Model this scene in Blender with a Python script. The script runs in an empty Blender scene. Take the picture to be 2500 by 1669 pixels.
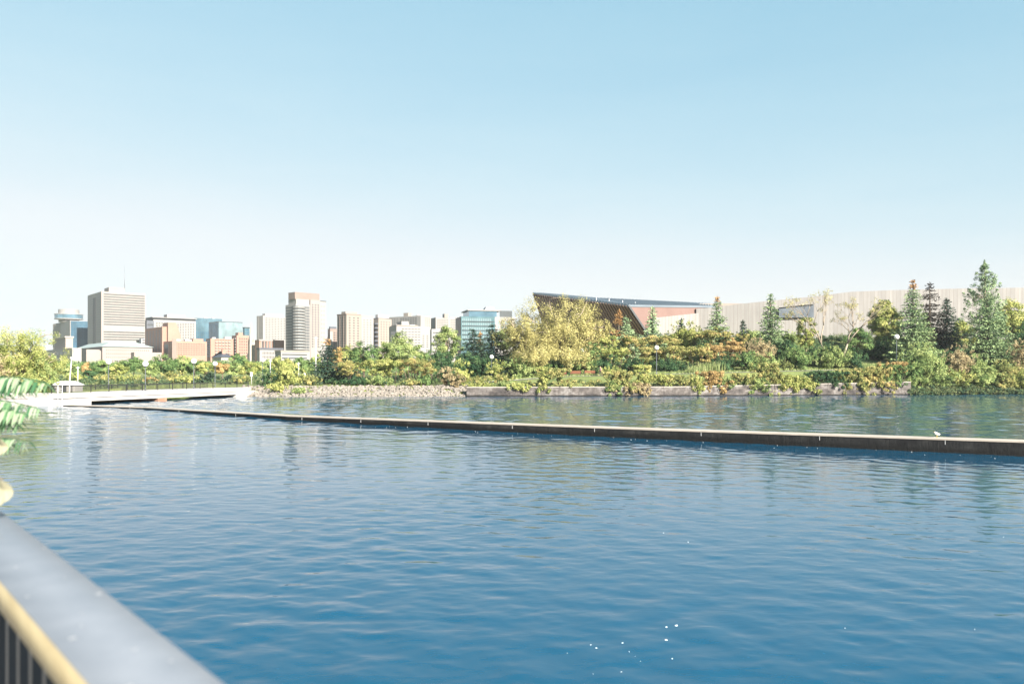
import bpy, bmesh, math, random
import numpy as np
from mathutils import Vector, Matrix

sc = bpy.context.scene
COL = sc.collection
R = math.radians

# ------------------------------------------------------------------ camera
F, CX, HY, H = 1944.0, 1250.0, 903.0, 4.6       # focal length and horizon in photo pixels, eye height over the water
cam_d = bpy.data.cameras.new('camera')
cam = bpy.data.objects.new('camera', cam_d)
COL.objects.link(cam)
cam.location = (0, 0, H)
cam.rotation_euler = (R(90), 0, 0)
cam_d.sensor_width = 36.0
cam_d.lens = 36.0 * F / 2500.0
cam_d.shift_y = (HY - 834.5) / 2500.0
cam_d.clip_start = 0.05
cam_d.clip_end = 12000
cam_d.dof.use_dof = True
cam_d.dof.focus_distance = 140
cam_d.dof.aperture_fstop = 2.2
sc.camera = cam

# ------------------------------------------------------------------ sky and sun
SUN_EL, SUN_AZ = R(27), R(38)                    # azimuth: degrees to the right of straight behind the camera
to_sun = Vector((math.sin(SUN_AZ) * math.cos(SUN_EL), -math.cos(SUN_AZ) * math.cos(SUN_EL), math.sin(SUN_EL)))
world = bpy.data.worlds.new('World')
sc.world = world
world.use_nodes = True
wn = world.node_tree
bg = wn.nodes['Background']
sky = wn.nodes.new('ShaderNodeTexSky')
sky.sky_type = 'NISHITA'
sky.sun_disc = False
sky.sun_elevation = SUN_EL
sky.sun_rotation = math.pi - SUN_AZ
sky.altitude = 80
sky.air_density = 1.0
sky.dust_density = 0.8
sky.ozone_density = 1.0
sep = wn.nodes.new('ShaderNodeSeparateColor'); com = wn.nodes.new('ShaderNodeCombineColor')   # evens the clear sky out, as thin haze does
wn.links.new(sky.outputs[0], sep.inputs[0])
tcw = wn.nodes.new('ShaderNodeTexCoord'); mpw = wn.nodes.new('ShaderNodeMapping')
mpw.inputs['Scale'].default_value = (1.2, 1.2, 7.0); mpw.inputs['Rotation'].default_value = (0, R(9), 0)
wn.links.new(tcw.outputs['Generated'], mpw.inputs['Vector'])
cir = wn.nodes.new('ShaderNodeTexNoise'); cir.inputs['Scale'].default_value = 2.3; cir.inputs['Detail'].default_value = 5; cir.inputs['Distortion'].default_value = .5
wn.links.new(mpw.outputs[0], cir.inputs['Vector'])
for k, (gain, pw, top_, st_) in enumerate(((.845, .80, 2.56, .09), (1.38, .40, 2.80, .045), (1.67, .28, 2.92, .02))):
    a = wn.nodes.new('ShaderNodeMath'); a.operation = 'POWER'; a.inputs[1].default_value = pw
    c = wn.nodes.new('ShaderNodeMath'); c.operation = 'MULTIPLY'; c.inputs[1].default_value = gain
    wn.links.new(sep.outputs[k], a.inputs[0]); wn.links.new(a.outputs[0], c.inputs[0])
    sm = wn.nodes.new('ShaderNodeMath'); sm.operation = 'SMOOTH_MIN'; sm.inputs[1].default_value = top_; sm.inputs[2].default_value = .7
    rm = wn.nodes.new('ShaderNodeMapRange'); rm.inputs[1].default_value = .35; rm.inputs[2].default_value = .75; rm.inputs[3].default_value = 1 - st_*.25; rm.inputs[4].default_value = 1 + st_*.55
    wn.links.new(cir.outputs['Fac'], rm.inputs[0])
    ml = wn.nodes.new('ShaderNodeMath'); ml.operation = 'MULTIPLY'
    wn.links.new(c.outputs[0], ml.inputs[0]); wn.links.new(rm.outputs[0], ml.inputs[1]); wn.links.new(ml.outputs[0], sm.inputs[0])
    wn.links.new(sm.outputs[0], com.inputs[k])
wn.links.new(com.outputs[0], bg.inputs[0])
bg.inputs[1].default_value = 0.092
sun_d = bpy.data.lights.new('sun', 'SUN')
sun_d.energy = 4.8
sun_d.angle = R(0.5)
sun_d.color = (1.0, 0.925, 0.82)
sun = bpy.data.objects.new('sun', sun_d)
COL.objects.link(sun)
sun.rotation_euler = to_sun.to_track_quat('Z', 'Y').to_euler()
sc.view_settings.view_transform = 'Standard'
sc.view_settings.look = 'None'
sc.view_settings.exposure = 1.9
sc.view_settings.gamma = 1.0

# ------------------------------------------------------------------ helpers
def U(px): return (px - CX) / F
def P(px, py, Y): return Vector((U(px) * Y, Y, H - (py - HY) / F * Y))

def tag(o, label=None, cat=None, group=None, kind=None):
    if label: o['label'] = label
    if cat: o['category'] = cat
    if group: o['group'] = group
    if kind: o['kind'] = kind
    return o

def empty(name, loc, rz=0.0):
    o = bpy.data.objects.new(name, None)
    o.empty_display_size = 0.3
    COL.objects.link(o)
    o.location = loc
    o.rotation_euler = (0, 0, rz)
    return o

def thing(name, label, cat, loc=(0, 0, 0), rz=0.0, group=None):
    return tag(empty(name, loc, rz), label, cat, group)

def link(name, me, parent=None, loc=None):
    o = bpy.data.objects.new(name, me)
    COL.objects.link(o)
    if parent is not None: o.parent = parent
    if loc is not None: o.location = loc
    return o

class MB:
    """collects shapes and links them as one mesh object"""
    def __init__(s): s.v = []; s.f = []; s.sm = []
    def add(s, vs, fs, smooth=False):
        n = len(s.v)
        s.v += [tuple(v) for v in vs]
        s.f += [tuple(i + n for i in f) for f in fs]
        s.sm += [smooth] * len(fs)
    def box(s, x0, x1, y0, y1, z0, z1):
        s.add([(x0,y0,z0),(x1,y0,z0),(x1,y1,z0),(x0,y1,z0),(x0,y0,z1),(x1,y0,z1),(x1,y1,z1),(x0,y1,z1)],
              [(3,2,1,0),(4,5,6,7),(0,1,5,4),(1,2,6,5),(2,3,7,6),(3,0,4,7)])
    def hexa(s, c):                               # 8 corners, bottom four then top four
        s.add(c, [(3,2,1,0),(4,5,6,7),(0,1,5,4),(1,2,6,5),(2,3,7,6),(3,0,4,7)])
    def beam(s, a, b, w, h):                      # straight bar of width w and height h
        a, b = Vector(a), Vector(b)
        d = (b - a).normalized()
        side = d.cross(Vector((0, 0, 1)))
        if side.length < 1e-3: side = Vector((1, 0, 0))
        side.normalize()
        up = side.cross(d).normalized()
        c = []
        for p in (a, b):
            c += [p - side*w/2 - up*h/2, p + side*w/2 - up*h/2, p + side*w/2 + up*h/2, p - side*w/2 + up*h/2]
        s.add(c, [(0,1,2,3),(7,6,5,4),(0,4,5,1),(1,5,6,2),(2,6,7,3),(3,7,4,0)])
    def tube(s, pts, rad, n=6, smooth=True):
        pts = [Vector(p) for p in pts]
        rings = []
        for i, p in enumerate(pts):
            d = (pts[min(i+1, len(pts)-1)] - pts[max(i-1, 0)])
            d = d.normalized() if d.length > 1e-9 else Vector((0,0,1))
            a = d.cross(Vector((0.31, 0.95, 0.05)))
            if a.length < 1e-3: a = d.cross(Vector((1,0,0)))
            a.normalize(); b = d.cross(a)
            rings.append([p + (a*math.cos(k*2*math.pi/n) + b*math.sin(k*2*math.pi/n))*rad[i] for k in range(n)])
        vs = [v for r in rings for v in r]
        fs = []
        for i in range(len(pts)-1):
            for k in range(n):
                fs.append((i*n+k, i*n+(k+1)%n, (i+1)*n+(k+1)%n, (i+1)*n+k))
        fs.append(tuple(range(n-1, -1, -1))); fs.append(tuple((len(pts)-1)*n + k for k in range(n)))
        s.add(vs, fs, smooth)
    def lathe(s, prof, n=16, c=(0,0,0), smooth=True, arc=1.0):
        vs = []; m = len(prof)
        for k in range(n):
            a = k*2*math.pi/n
            for r, z in prof: vs.append((c[0]+r*math.cos(a), c[1]+r*math.sin(a), c[2]+z))
        fs = []
        for k in range(n):
            for j in range(m-1):
                fs.append((k*m+j, ((k+1)%n)*m+j, ((k+1)%n)*m+j+1, k*m+j+1))
        s.add(vs, fs, smooth)
    def prism(s, poly, z0, z1):
        n = len(poly)
        s.add([(p[0],p[1],z0) for p in poly] + [(p[0],p[1],z1) for p in poly],
              [tuple(range(n-1,-1,-1)), tuple(range(n, 2*n))] + [(i,(i+1)%n,n+(i+1)%n,n+i) for i in range(n)])
    def mesh(s, name, mat):
        me = bpy.data.meshes.new(name)
        me.from_pydata(s.v, [], s.f)
        me.polygons.foreach_set('use_smooth', s.sm)
        if mat: me.materials.append(mat)
        me.update()
        return me
    def build(s, name, mat, parent=None, loc=None):
        return link(name, s.mesh(name, mat), parent, loc)

# ------------------------------------------------------------------ materials
M = {}
def new_mat(name):
    m = bpy.data.materials.new(name)
    m.use_nodes = True
    M[name] = m
    return m, m.node_tree, m.node_tree.nodes['Principled BSDF']

def noise(nt, scale, detail=4, rough=0.55, vec=None):
    n = nt.nodes.new('ShaderNodeTexNoise')
    n.inputs['Scale'].default_value = scale
    n.inputs['Detail'].default_value = detail
    n.inputs['Roughness'].default_value = rough
    if vec is not None: nt.links.new(vec, n.inputs['Vector'])
    return n

def ramp(nt, fac, stops):
    r = nt.nodes.new('ShaderNodeValToRGB')
    e = r.color_ramp.elements
    while len(e) < len(stops): e.new(0.5)
    for k, (p, c) in enumerate(stops):
        e[k].position = p
        e[k].color = (c[0], c[1], c[2], 1)
    nt.links.new(fac, r.inputs[0])
    return r

def coords(nt, sx=1, sy=1, sz=1):
    t = nt.nodes.new('ShaderNodeTexCoord')
    mp = nt.nodes.new('ShaderNodeMapping')
    mp.inputs['Scale'].default_value = (sx, sy, sz)
    nt.links.new(t.outputs['Object'], mp.inputs['Vector'])
    return mp.outputs['Vector']

def surf(name, c1, c2=None, scale=1.0, rough=0.8, metal=0.0, bump=0.0, stretch=(1,1,1), lo=0.3, hi=0.7):
    m, nt, b = new_mat(name)
    c2 = c2 or tuple(x*0.8 for x in c1)
    v = coords(nt, *stretch)
    n = noise(nt, scale, 6, 0.62, v)
    r = ramp(nt, n.outputs['Fac'], [(lo, c2), (hi, c1)])
    nt.links.new(r.outputs[0], b.inputs['Base Color'])
    b.inputs['Roughness'].default_value = rough
    b.inputs['Metallic'].default_value = metal
    if bump:
        bp = nt.nodes.new('ShaderNodeBump')
        bp.inputs['Strength'].default_value = 1.0
        bp.inputs['Distance'].default_value = bump
        nt.links.new(n.outputs['Fac'], bp.inputs['Height'])
        nt.links.new(bp.outputs[0], b.inputs['Normal'])
    return m

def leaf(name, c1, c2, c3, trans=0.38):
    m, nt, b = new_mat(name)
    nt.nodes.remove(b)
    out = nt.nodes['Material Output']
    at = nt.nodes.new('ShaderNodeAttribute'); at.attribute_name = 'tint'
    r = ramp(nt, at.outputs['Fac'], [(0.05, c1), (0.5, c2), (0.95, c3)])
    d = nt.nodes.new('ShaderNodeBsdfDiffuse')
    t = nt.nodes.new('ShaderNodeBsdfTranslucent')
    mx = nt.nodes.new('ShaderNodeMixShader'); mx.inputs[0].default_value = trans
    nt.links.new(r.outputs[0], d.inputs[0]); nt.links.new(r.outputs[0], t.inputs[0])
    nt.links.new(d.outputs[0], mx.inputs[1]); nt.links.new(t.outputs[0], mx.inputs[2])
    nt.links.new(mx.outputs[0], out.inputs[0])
    return m

leaf('yellow_green', (.11,.15,.04), (.35,.385,.13), (.53,.50,.20))
leaf('light_green', (.07,.125,.042), (.27,.345,.13), (.43,.47,.20))
leaf('mid_green', (.035,.085,.035), (.145,.23,.085), (.29,.37,.14))
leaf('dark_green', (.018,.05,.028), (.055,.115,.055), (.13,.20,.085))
leaf('orange', (.22,.16,.07), (.42,.30,.13), (.54,.39,.19))
leaf('golden', (.13,.115,.045), (.40,.37,.15), (.56,.50,.23))
leaf('pinkish', (.20,.155,.09), (.42,.345,.20), (.54,.46,.28))
leaf('sumac_mix', (.10,.13,.045), (.36,.35,.13), (.55,.41,.19))
leaf('bank_mix', (.075,.115,.04), (.29,.31,.115), (.52,.44,.19))
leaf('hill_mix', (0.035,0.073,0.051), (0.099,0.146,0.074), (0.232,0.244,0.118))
leaf('blue_spruce', (.05,.10,.055), (.15,.22,.11), (.29,.36,.17), 0.12)
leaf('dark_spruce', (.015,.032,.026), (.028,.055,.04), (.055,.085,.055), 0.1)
leaf('pale_spruce', (.10,.17,.10), (.22,.31,.165), (.36,.44,.24), 0.15)
leaf('orange_spruce', (.23,.135,.06), (.34,.20,.085), (.42,.27,.13), 0.2)
leaf('dead_spruce', (.02,.022,.02), (.035,.032,.028), (.05,.042,.035), 0.1)
leaf('grass_blades', (0.136,0.195,0.069), (0.247,0.305,0.125), (0.420,0.429,0.219))
leaf('frond_green', (.06,.15,.075), (.17,.29,.145), (.42,.48,.34), 0.4)
leaf('pale_leaf', (.34,.31,.20), (.40,.37,.25), (.45,.42,.30), 0.4)

surf('bark', (.16,.125,.09), (.08,.06,.045), 6, 0.9, bump=.02, stretch=(1,1,.25))
surf('pale_bark', (.34,.28,.21), (.2,.16,.12), 6, 0.9, bump=.02, stretch=(1,1,.25))
surf('white_concrete', (.228,.219,.211), (.20,.191,.184), .15, .75)
surf('bridge_white', (.42,.40,.38), (.34,.325,.305), .35, .8)
surf('bridge_concrete', (.425, .399, .365), (.340, .315, .281), .5, .8)
surf('shaded_concrete', (.42,.42,.42), (.33,.33,.33), .5, .85)  # cooler copy of the bridge concrete, its grey standing in for shade
surf('beige_concrete', (.235,.22,.205), (.205,.19,.178), .1, .8)
surf('grey_cladding', (.288, .280, .280), (.240, .232, .232), .1, .7)
surf('pink_stone', (.235,.205,.19), (.205,.178,.164), .12, .8)
surf('stone', (.375, .345, .300), (.270, .247, .217), .3, .85)
surf('brick', (.285,.168,.128), (.245,.14,.105), .2, .85)
surf('brown_brick', (.188, .143, .124), (.158, .120, .101), .2, .8)
surf('taupe_wall', (.215,.195,.183), (.19,.17,.16), .2, .8)
surf('tan_wall', (.235,.205,.178), (.20,.175,.152), .2, .8)
surf('slate_roof', (.06,.068,.085), (.045,.05,.065), .5, .6)
surf('green_roof', (.270, .315, .300), (.217, .262, .255), .3, .6)
surf('dark_metal', (.03,.03,.033), (.02,.02,.022), 3, .5, .3)
surf('pole_metal', (.20,.21,.225), (.16,.17,.18), 2, .45, .6)
surf('white_metal', (.5,.5,.5), (.45,.45,.45), 2, .5)
surf('globe_white', (.75,.73,.69), (.7,.68,.65), 1, .25)
surf('bench_wood', (.22,.085,.045), (.15,.06,.03), 5, .6)
surf('rust', (.28,.16,.10), (.2,.105,.07), 1.2, .85)
surf('rock', (.235,.208,.178), (.13,.115,.10), .9, .9, bump=.08)
surf('skin', (.55,.36,.27), (.5,.32,.24), 3, .6)
surf('hair', (.42,.30,.17), (.33,.23,.12), 8, .6)
surf('pink_cloth', (.55,.28,.28), (.48,.24,.25), 4, .8)
surf('dark_cloth', (.035,.03,.04), (.025,.02,.03), 4, .85)
surf('gull_white', (.85,.85,.84), (.8,.8,.8), 4, .6)
surf('gull_grey', (.35,.36,.38), (.3,.31,.33), 4, .6)
surf('beak_yellow', (.6,.4,.06), (.5,.33,.05), 4, .5)
surf('foam', (.9,.9,.9), (.8,.82,.82), 20, .9)
surf('asphalt', (.42,.39,.34), (.34,.31,.27), 1.0, .9)

def glass(name, c, rough=.12, metal=.0, var=.6, scale=.12):
    m, nt, b = new_mat(name)
    v = coords(nt)
    n = noise(nt, scale, 3, .6, v)
    r = ramp(nt, n.outputs['Fac'], [(.35, tuple(x*var for x in c)), (.65, c)])
    nt.links.new(r.outputs[0], b.inputs['Base Color'])
    b.inputs['Roughness'].default_value = rough
    b.inputs['Metallic'].default_value = metal
    return m
glass('dark_glass', (.02,.025,.03), .3)
glass('grey_glass', (.045,.05,.055), .35)
glass('neutral_glass', (.045,.047,.05), .35)  # near-neutral grey window glass for several facades
glass('pale_balustrade', (.15,.165,.17), .3)
glass('window_grey', (.115,.135,.16), .25)
glass('pale_glass', (.05,.06,.065), .3)
glass('blue_glass', (.140, .252, .322), .12, .55)
glass('deep_blue_glass', (.07,.16,.24), .1, .4)
glass('teal_glass', (.132, .240, .264), .1, .5)
glass('aqua_glass', (.225, .310, .330), .15, .3)

# museum concrete: vertical boards, each a slightly different grey
m, nt, b = new_mat('board_concrete')
v = coords(nt)
sx = nt.nodes.new('ShaderNodeSeparateXYZ'); nt.links.new(v, sx.inputs[0])
mul = nt.nodes.new('ShaderNodeMath'); mul.operation = 'MULTIPLY'; mul.inputs[1].default_value = 1.1
nt.links.new(sx.outputs[0], mul.inputs[0])
fl = nt.nodes.new('ShaderNodeMath'); fl.operation = 'FLOOR'; nt.links.new(mul.outputs[0], fl.inputs[0])
wn_ = nt.nodes.new('ShaderNodeTexWhiteNoise'); wn_.noise_dimensions = '1D'; nt.links.new(fl.outputs[0], wn_.inputs['W'])
r1 = ramp(nt, wn_.outputs['Value'], [(0, (.208,.20,.192)), (1, (.236,.227,.217))])
fr = nt.nodes.new('ShaderNodeMath'); fr.operation = 'FRACT'; nt.links.new(mul.outputs[0], fr.inputs[0])
gt = nt.nodes.new('ShaderNodeMath'); gt.operation = 'GREATER_THAN'; gt.inputs[1].default_value = .85; nt.links.new(fr.outputs[0], gt.inputs[0])
n2 = noise(nt, .35, 5, .6, coords(nt, 2, 2, .3))
r2 = ramp(nt, n2.outputs['Fac'], [(.3, (.75,.75,.75)), (.7, (1,1,1))])
mx = nt.nodes.new('ShaderNodeMix'); mx.data_type = 'RGBA'; mx.blend_type = 'MULTIPLY'; mx.inputs['Factor'].default_value = 1
nt.links.new(r1.outputs[0], mx.inputs['A']); nt.links.new(r2.outputs[0], mx.inputs['B'])
mx2 = nt.nodes.new('ShaderNodeMix'); mx2.data_type = 'RGBA'; mx2.inputs['B'].default_value = (.155,.143,.135,1)
nt.links.new(gt.outputs[0], mx2.inputs['Factor']); nt.links.new(mx.outputs['Result'], mx2.inputs['A'])
nt.links.new(mx2.outputs['Result'], b.inputs['Base Color'])
b.inputs['Roughness'].default_value = .85
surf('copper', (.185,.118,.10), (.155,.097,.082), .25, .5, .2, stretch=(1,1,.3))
surf('rib_copper', (.36,.225,.2), (.30,.185,.165), .4, .5, .1)  # same copper, lightened to set the ribs off the darkened wall
surf('shade_copper', (.075,.048,.048), (.06,.038,.038), .3, .6, .1)  # same copper, darkened for the shade on the prow behind its ribs
surf('roof_sky_copper', (.21,.25,.285), (.17,.205,.24), .2, .35, .4)  # blue-grey puts the sky's reflection into the roof colour

# canal wall: stained concrete
def stained(name, base, dark, light, wet, damp=(.03,.028,.022)):
    m, nt, b = new_mat(name)
    n1 = noise(nt, .5, 8, .7, coords(nt, 1, 1, 1.6))
    n2 = noise(nt, 2.2, 6, .7, coords(nt, 1, 1, .25))
    r1 = ramp(nt, n1.outputs['Fac'], [(.34, dark), (.52, base), (.72, light)])
    r2 = ramp(nt, n2.outputs['Fac'], [(.35, (.55,.55,.55)), (.6, (1,1,1))])
    mx = nt.nodes.new('ShaderNodeMix'); mx.data_type = 'RGBA'; mx.blend_type = 'MULTIPLY'; mx.inputs['Factor'].default_value = .8
    nt.links.new(r1.outputs[0], mx.inputs['A']); nt.links.new(r2.outputs[0], mx.inputs['B'])
    g = nt.nodes.new('ShaderNodeNewGeometry')
    sp = nt.nodes.new('ShaderNodeSeparateXYZ'); nt.links.new(g.outputs['Position'], sp.inputs[0])
    ad = nt.nodes.new('ShaderNodeMath'); ad.operation = 'MULTIPLY_ADD'; ad.inputs[1].default_value = .25
    nt.links.new(n1.outputs['Fac'], ad.inputs[0]); nt.links.new(sp.outputs[2], ad.inputs[2])
    wl = nt.nodes.new('ShaderNodeMapRange'); wl.inputs[1].default_value = wet + .12; wl.inputs[2].default_value = wet + .3
    nt.links.new(ad.outputs[0], wl.inputs[0])
    mx2 = nt.nodes.new('ShaderNodeMix'); mx2.data_type = 'RGBA'; mx2.inputs['A'].default_value = (*damp, 1)
    nt.links.new(wl.outputs[0], mx2.inputs['Factor']); nt.links.new(mx.outputs['Result'], mx2.inputs['B'])
    nt.links.new(mx2.outputs['Result'], b.inputs['Base Color'])
    b.inputs['Roughness'].default_value = .8; b.inputs['Specular IOR Level'].default_value = .25
    bp = nt.nodes.new('ShaderNodeBump'); bp.inputs['Distance'].default_value = .05
    nt.links.new(n2.outputs['Fac'], bp.inputs['Height']); nt.links.new(bp.outputs[0], b.inputs['Normal'])
    return m
stained('canal_wall', (.105,.092,.085), (.032,.029,.03), (.27,.255,.245), .14, (.012,.011,.01))
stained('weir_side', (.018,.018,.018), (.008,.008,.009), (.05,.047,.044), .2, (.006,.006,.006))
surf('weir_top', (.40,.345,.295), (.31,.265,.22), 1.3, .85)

# water
m, nt, b = new_mat('water')
def wave(scale, sx, sy, rot, detail=3):
    t = nt.nodes.new('ShaderNodeTexCoord'); mp = nt.nodes.new('ShaderNodeMapping')
    mp.inputs['Scale'].default_value = (sx, sy, 1); mp.inputs['Rotation'].default_value = (0, 0, R(rot))
    nt.links.new(t.outputs['Object'], mp.inputs['Vector'])
    n = noise(nt, scale, detail, .55, mp.outputs['Vector'])
    n.inputs['Distortion'].default_value = .6
    return n.outputs['Fac']
h = None
for fac, amp in ((wave(2.2, .6, 1, -8, 3), .009), (wave(7.5, .6, 1, 10, 2), .0014)):
    mm = nt.nodes.new('ShaderNodeMath'); mm.operation = 'MULTIPLY_ADD'
    mm.inputs[1].default_value = amp
    nt.links.new(fac, mm.inputs[0])
    if h is None: mm.inputs[2].default_value = 0
    else: nt.links.new(h, mm.inputs[2])
    h = mm.outputs[0]
bp = nt.nodes.new('ShaderNodeBump'); bp.inputs['Strength'].default_value = 1; bp.inputs['Distance'].default_value = 1.0
nt.links.new(h, bp.inputs['Height']); nt.links.new(bp.outputs[0], b.inputs['Normal'])
b.inputs['Base Color'].default_value = (.0, .052, .105, 1)
b.inputs['Roughness'].default_value = .03
b.inputs['IOR'].default_value = 1.42

# grass ground
m, nt, b = new_mat('ground_grass')
n1 = noise(nt, .12, 6, .65, coords(nt)); n2 = noise(nt, 3, 4, .6, coords(nt))
r1 = ramp(nt, n1.outputs['Fac'], [(.35, (.10,.135,.035)), (.65, (.18,.205,.06))])
r2 = ramp(nt, n2.outputs['Fac'], [(.3, (.7,.7,.7)), (.7, (1.1,1.1,1.1))])
mx = nt.nodes.new('ShaderNodeMix'); mx.data_type = 'RGBA'; mx.blend_type = 'MULTIPLY'; mx.inputs['Factor'].default_value = 1
nt.links.new(r1.outputs[0], mx.inputs['A']); nt.links.new(r2.outputs[0], mx.inputs['B'])
nt.links.new(mx.outputs['Result'], b.inputs['Base Color']); b.inputs['Roughness'].default_value = .95
surf('paving', (.34,.32,.30), (.27,.255,.24), .8, .9)
surf('rail_shaded_paint', (.150,.166,.192), (.125,.141,.166), 7, .45, .0, lo=.3, hi=.62)  # blue-grey darkened in place of tree shade over the handrail
surf('rail_tan', (.34,.285,.17), (.27,.22,.125), 9, .5)  # even tan for the side strip below the cap
surf('rail_speck', (.36,.36,.37), (.3,.3,.31), 9, .6)
surf('baluster_paint', (.028,.036,.045), (.02,.025,.032), 6, .45)

# ------------------------------------------------------------------ terrain
SHX = [-400, -60.2, -59.8, -46, -8, 26, 74, 97.5, 160, 500]
SHY = [102.0, 102.0, 137.8, 137.8, 138.8, 139.8, 147.8, 151.6, 160, 200]
def sstep(a, b_, x):
    t = np.clip((x - a) / (b_ - a), 0, 1)
    return t * t * (3 - 2 * t)
def path_level(X): return np.clip(3.35 + .023 * (X - 11), 2.9, 6.0)
def terrain(X, Y):
    X = np.asarray(X, float); Y = np.asarray(Y, float)
    d = Y - np.interp(X, SHX, SHY)
    w = sstep(-14, 12, X)
    west = X < -60
    right = np.interp(d, [-.6, .3, 1, 9], [0, .5, 1, 1])
    p = path_level(X)
    hr = np.where(d < 9, np.interp(d, [-2, -.2, .6, 9], [-1.5, -.3, 1.2, 0]) + np.where(d > .6, (d - .6) / 8.4 * p, 0) - np.where(d > .6, (d - .6) / 8.4 * 0, 0), p)
    hr = np.where((d >= .6) & (d < 9), 1.2 + (d - .6) / 8.4 * (p - 1.2), hr)
    lw = p + np.clip((d - 12) / 7, 0, 1) * np.clip(.25 + (X - 15) * .016, .15, 1.1)
    hr = np.where(d >= 9, lw + sstep(18, 50, d) * (12.3 - lw), hr)
    hr = np.where((X > 74.2) & (d < 6), np.minimum(hr, np.interp(d, [-2, -.3, 3, 6], [-1.5, -.3, 1.4, 3.6])), hr)
    hl = np.interp(d, [-2, -.2, 5, 15, 110, 350, 3000], [-1.5, -.25, 1.75, 2.3, 3.0, 7.0, 9.0])
    hw = np.interp(d, [-1, 0, .5, 30, 110, 350, 3000], [-1.5, -1.5, 1.4, 1.9, 3.0, 7.0, 9.0])
    z = hl * (1 - w) + hr * w
    return np.where(west, hw, z)
def tz(x, y): return float(terrain(x, y))

xs = np.concatenate([np.linspace(-3500, -420, 12), np.linspace(-400, -120, 20), np.linspace(-112, -62, 14), [-60.2, -59.8], np.linspace(-58, 170, 130), np.linspace(180, 500, 16), np.linspace(700, 3500, 10)])
ys = np.concatenate([[90, 99, 101, 101.8, 102.2, 102.6], np.linspace(104, 134, 9), np.linspace(135.5, 170, 60), np.linspace(171, 215, 34), np.linspace(220, 520, 25), np.linspace(600, 6000, 16)])
XX, YY = np.meshgrid(xs, ys)
ZZ = terrain(XX, YY)
nx, ny = len(xs), len(ys)
V = np.stack([XX.ravel(), YY.ravel(), ZZ.ravel()], 1)
Fq = [(j*nx+i, j*nx+i+1, (j+1)*nx+i+1, (j+1)*nx+i) for j in range(ny-1) for i in range(nx-1)]
me = bpy.data.meshes.new('ground'); me.from_pydata(V.tolist(), [], Fq); me.materials.append(M['ground_grass'])
me.polygons.foreach_set('use_smooth', [True]*len(me.polygons))
tag(link('ground', me), kind='structure')

# water: real waves, finer where they stand nearer
rngw = np.random.default_rng(77)
NW = 96
lam = np.exp(rngw.uniform(math.log(.22), math.log(1.9), NW)); ang = R(78) + rngw.normal(size=NW)*R(40); pha = rngw.uniform(0, 6.28, NW)
amp = .044 * lam/(2*math.pi) * math.sqrt(2/NW) * np.where(lam > 2, .8, 1.0)
yr = [3.0]
while yr[-1] < 172: yr.append(yr[-1] + float(np.interp(yr[-1], [3, 20, 45, 70, 150], [.07, .095, .15, .26, .45])))
yr = np.array(yr); ncw = 620
un = np.linspace(-1, 1, ncw)
XW = un[None, :]*(.74*yr[:, None] + 5); YW = np.repeat(yr[:, None], ncw, 1)
ZW = np.zeros_like(XW)
for k in range(NW): 
    ph_ = (XW*math.cos(ang[k]) + YW*math.sin(ang[k]))*2*math.pi/lam[k] + pha[k]
    ZW += amp[k]*(np.sin(ph_) + .18*np.cos(2*ph_))
gust = .85 + .34*np.sin(XW*.11+YW*.05+1+.8*np.sin(YW*.07))*np.sin(YW*.09-XW*.03) + .2*np.sin(XW*.31-YW*.17+np.sin(XW*.13))
ZW *= gust * np.interp(YW, [8, 25, 60, 110], [.9, 1.0, 1.0, 1.1])       # calmer in the lee of the promenade
far_ = np.clip((YW - 42)/40, 0, 1)                      # longer chop on the open side of the dividing wall
for k in range(40):
    l_ = math.exp(rngw.uniform(math.log(1.4), math.log(5.0))); a2 = R(84) + rngw.normal()*R(42)
    ZW += far_ * .05*l_/(2*math.pi)*math.sqrt(2/40) * np.sin((XW*math.cos(a2) + YW*math.sin(a2))*2*math.pi/l_ + rngw.uniform(0, 6.28))
nr_, nc_ = XW.shape
edge = np.minimum.reduce([np.repeat(np.arange(nr_)[:, None], nc_, 1), np.repeat((nr_-1-np.arange(nr_))[:, None], nc_, 1), np.repeat(np.arange(nc_)[None, :], nr_, 0), np.repeat((nc_-1-np.arange(nc_))[None, :], nr_, 0)])
ZW *= np.clip(edge/4, 0, 1)
VW = np.stack([XW, YW, ZW], 2).reshape(-1, 3)
i0 = (np.arange(nr_-1)[:, None]*nc_ + np.arange(nc_-1)[None, :]).ravel()
FW = np.stack([i0, i0+1, i0+nc_+1, i0+nc_], 1)
c4 = np.array([[-420,-60,0],[420,-60,0],[420,230,0],[-420,230,0]], float); nb_ = len(VW)
a_, b__, c__, d__ = 0, nc_-1, nr_*nc_-1, (nr_-1)*nc_
FX = np.array([[nb_, nb_+1, b__, a_], [nb_+1, nb_+2, c__, b__], [nb_+2, nb_+3, d__, c__], [nb_+3, nb_, a_, d__]])
VW = np.concatenate([VW, c4]); FW = np.concatenate([FW, FX])
me = bpy.data.meshes.new('water')
me.vertices.add(len(VW)); me.vertices.foreach_set('co', VW.astype(np.float32).ravel())
me.loops.add(4*len(FW)); me.loops.foreach_set('vertex_index', FW.astype(np.int32).ravel())
me.polygons.add(len(FW)); me.polygons.foreach_set('loop_start', np.arange(0, 4*len(FW), 4, dtype=np.int32))
me.polygons.foreach_set('use_smooth', [True]*len(FW))
me.materials.append(M['water']); me.update(calc_edges=True)
tag(link('water', me), kind='structure')
w = MB(); w.add([(-3500,-3000,-3.5),(3500,-3000,-3.5),(3500,6000,-3.5),(-3500,6000,-3.5)], [(0,1,2,3)])
tag(w.build('riverbed', M['rock']), kind='structure')

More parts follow.
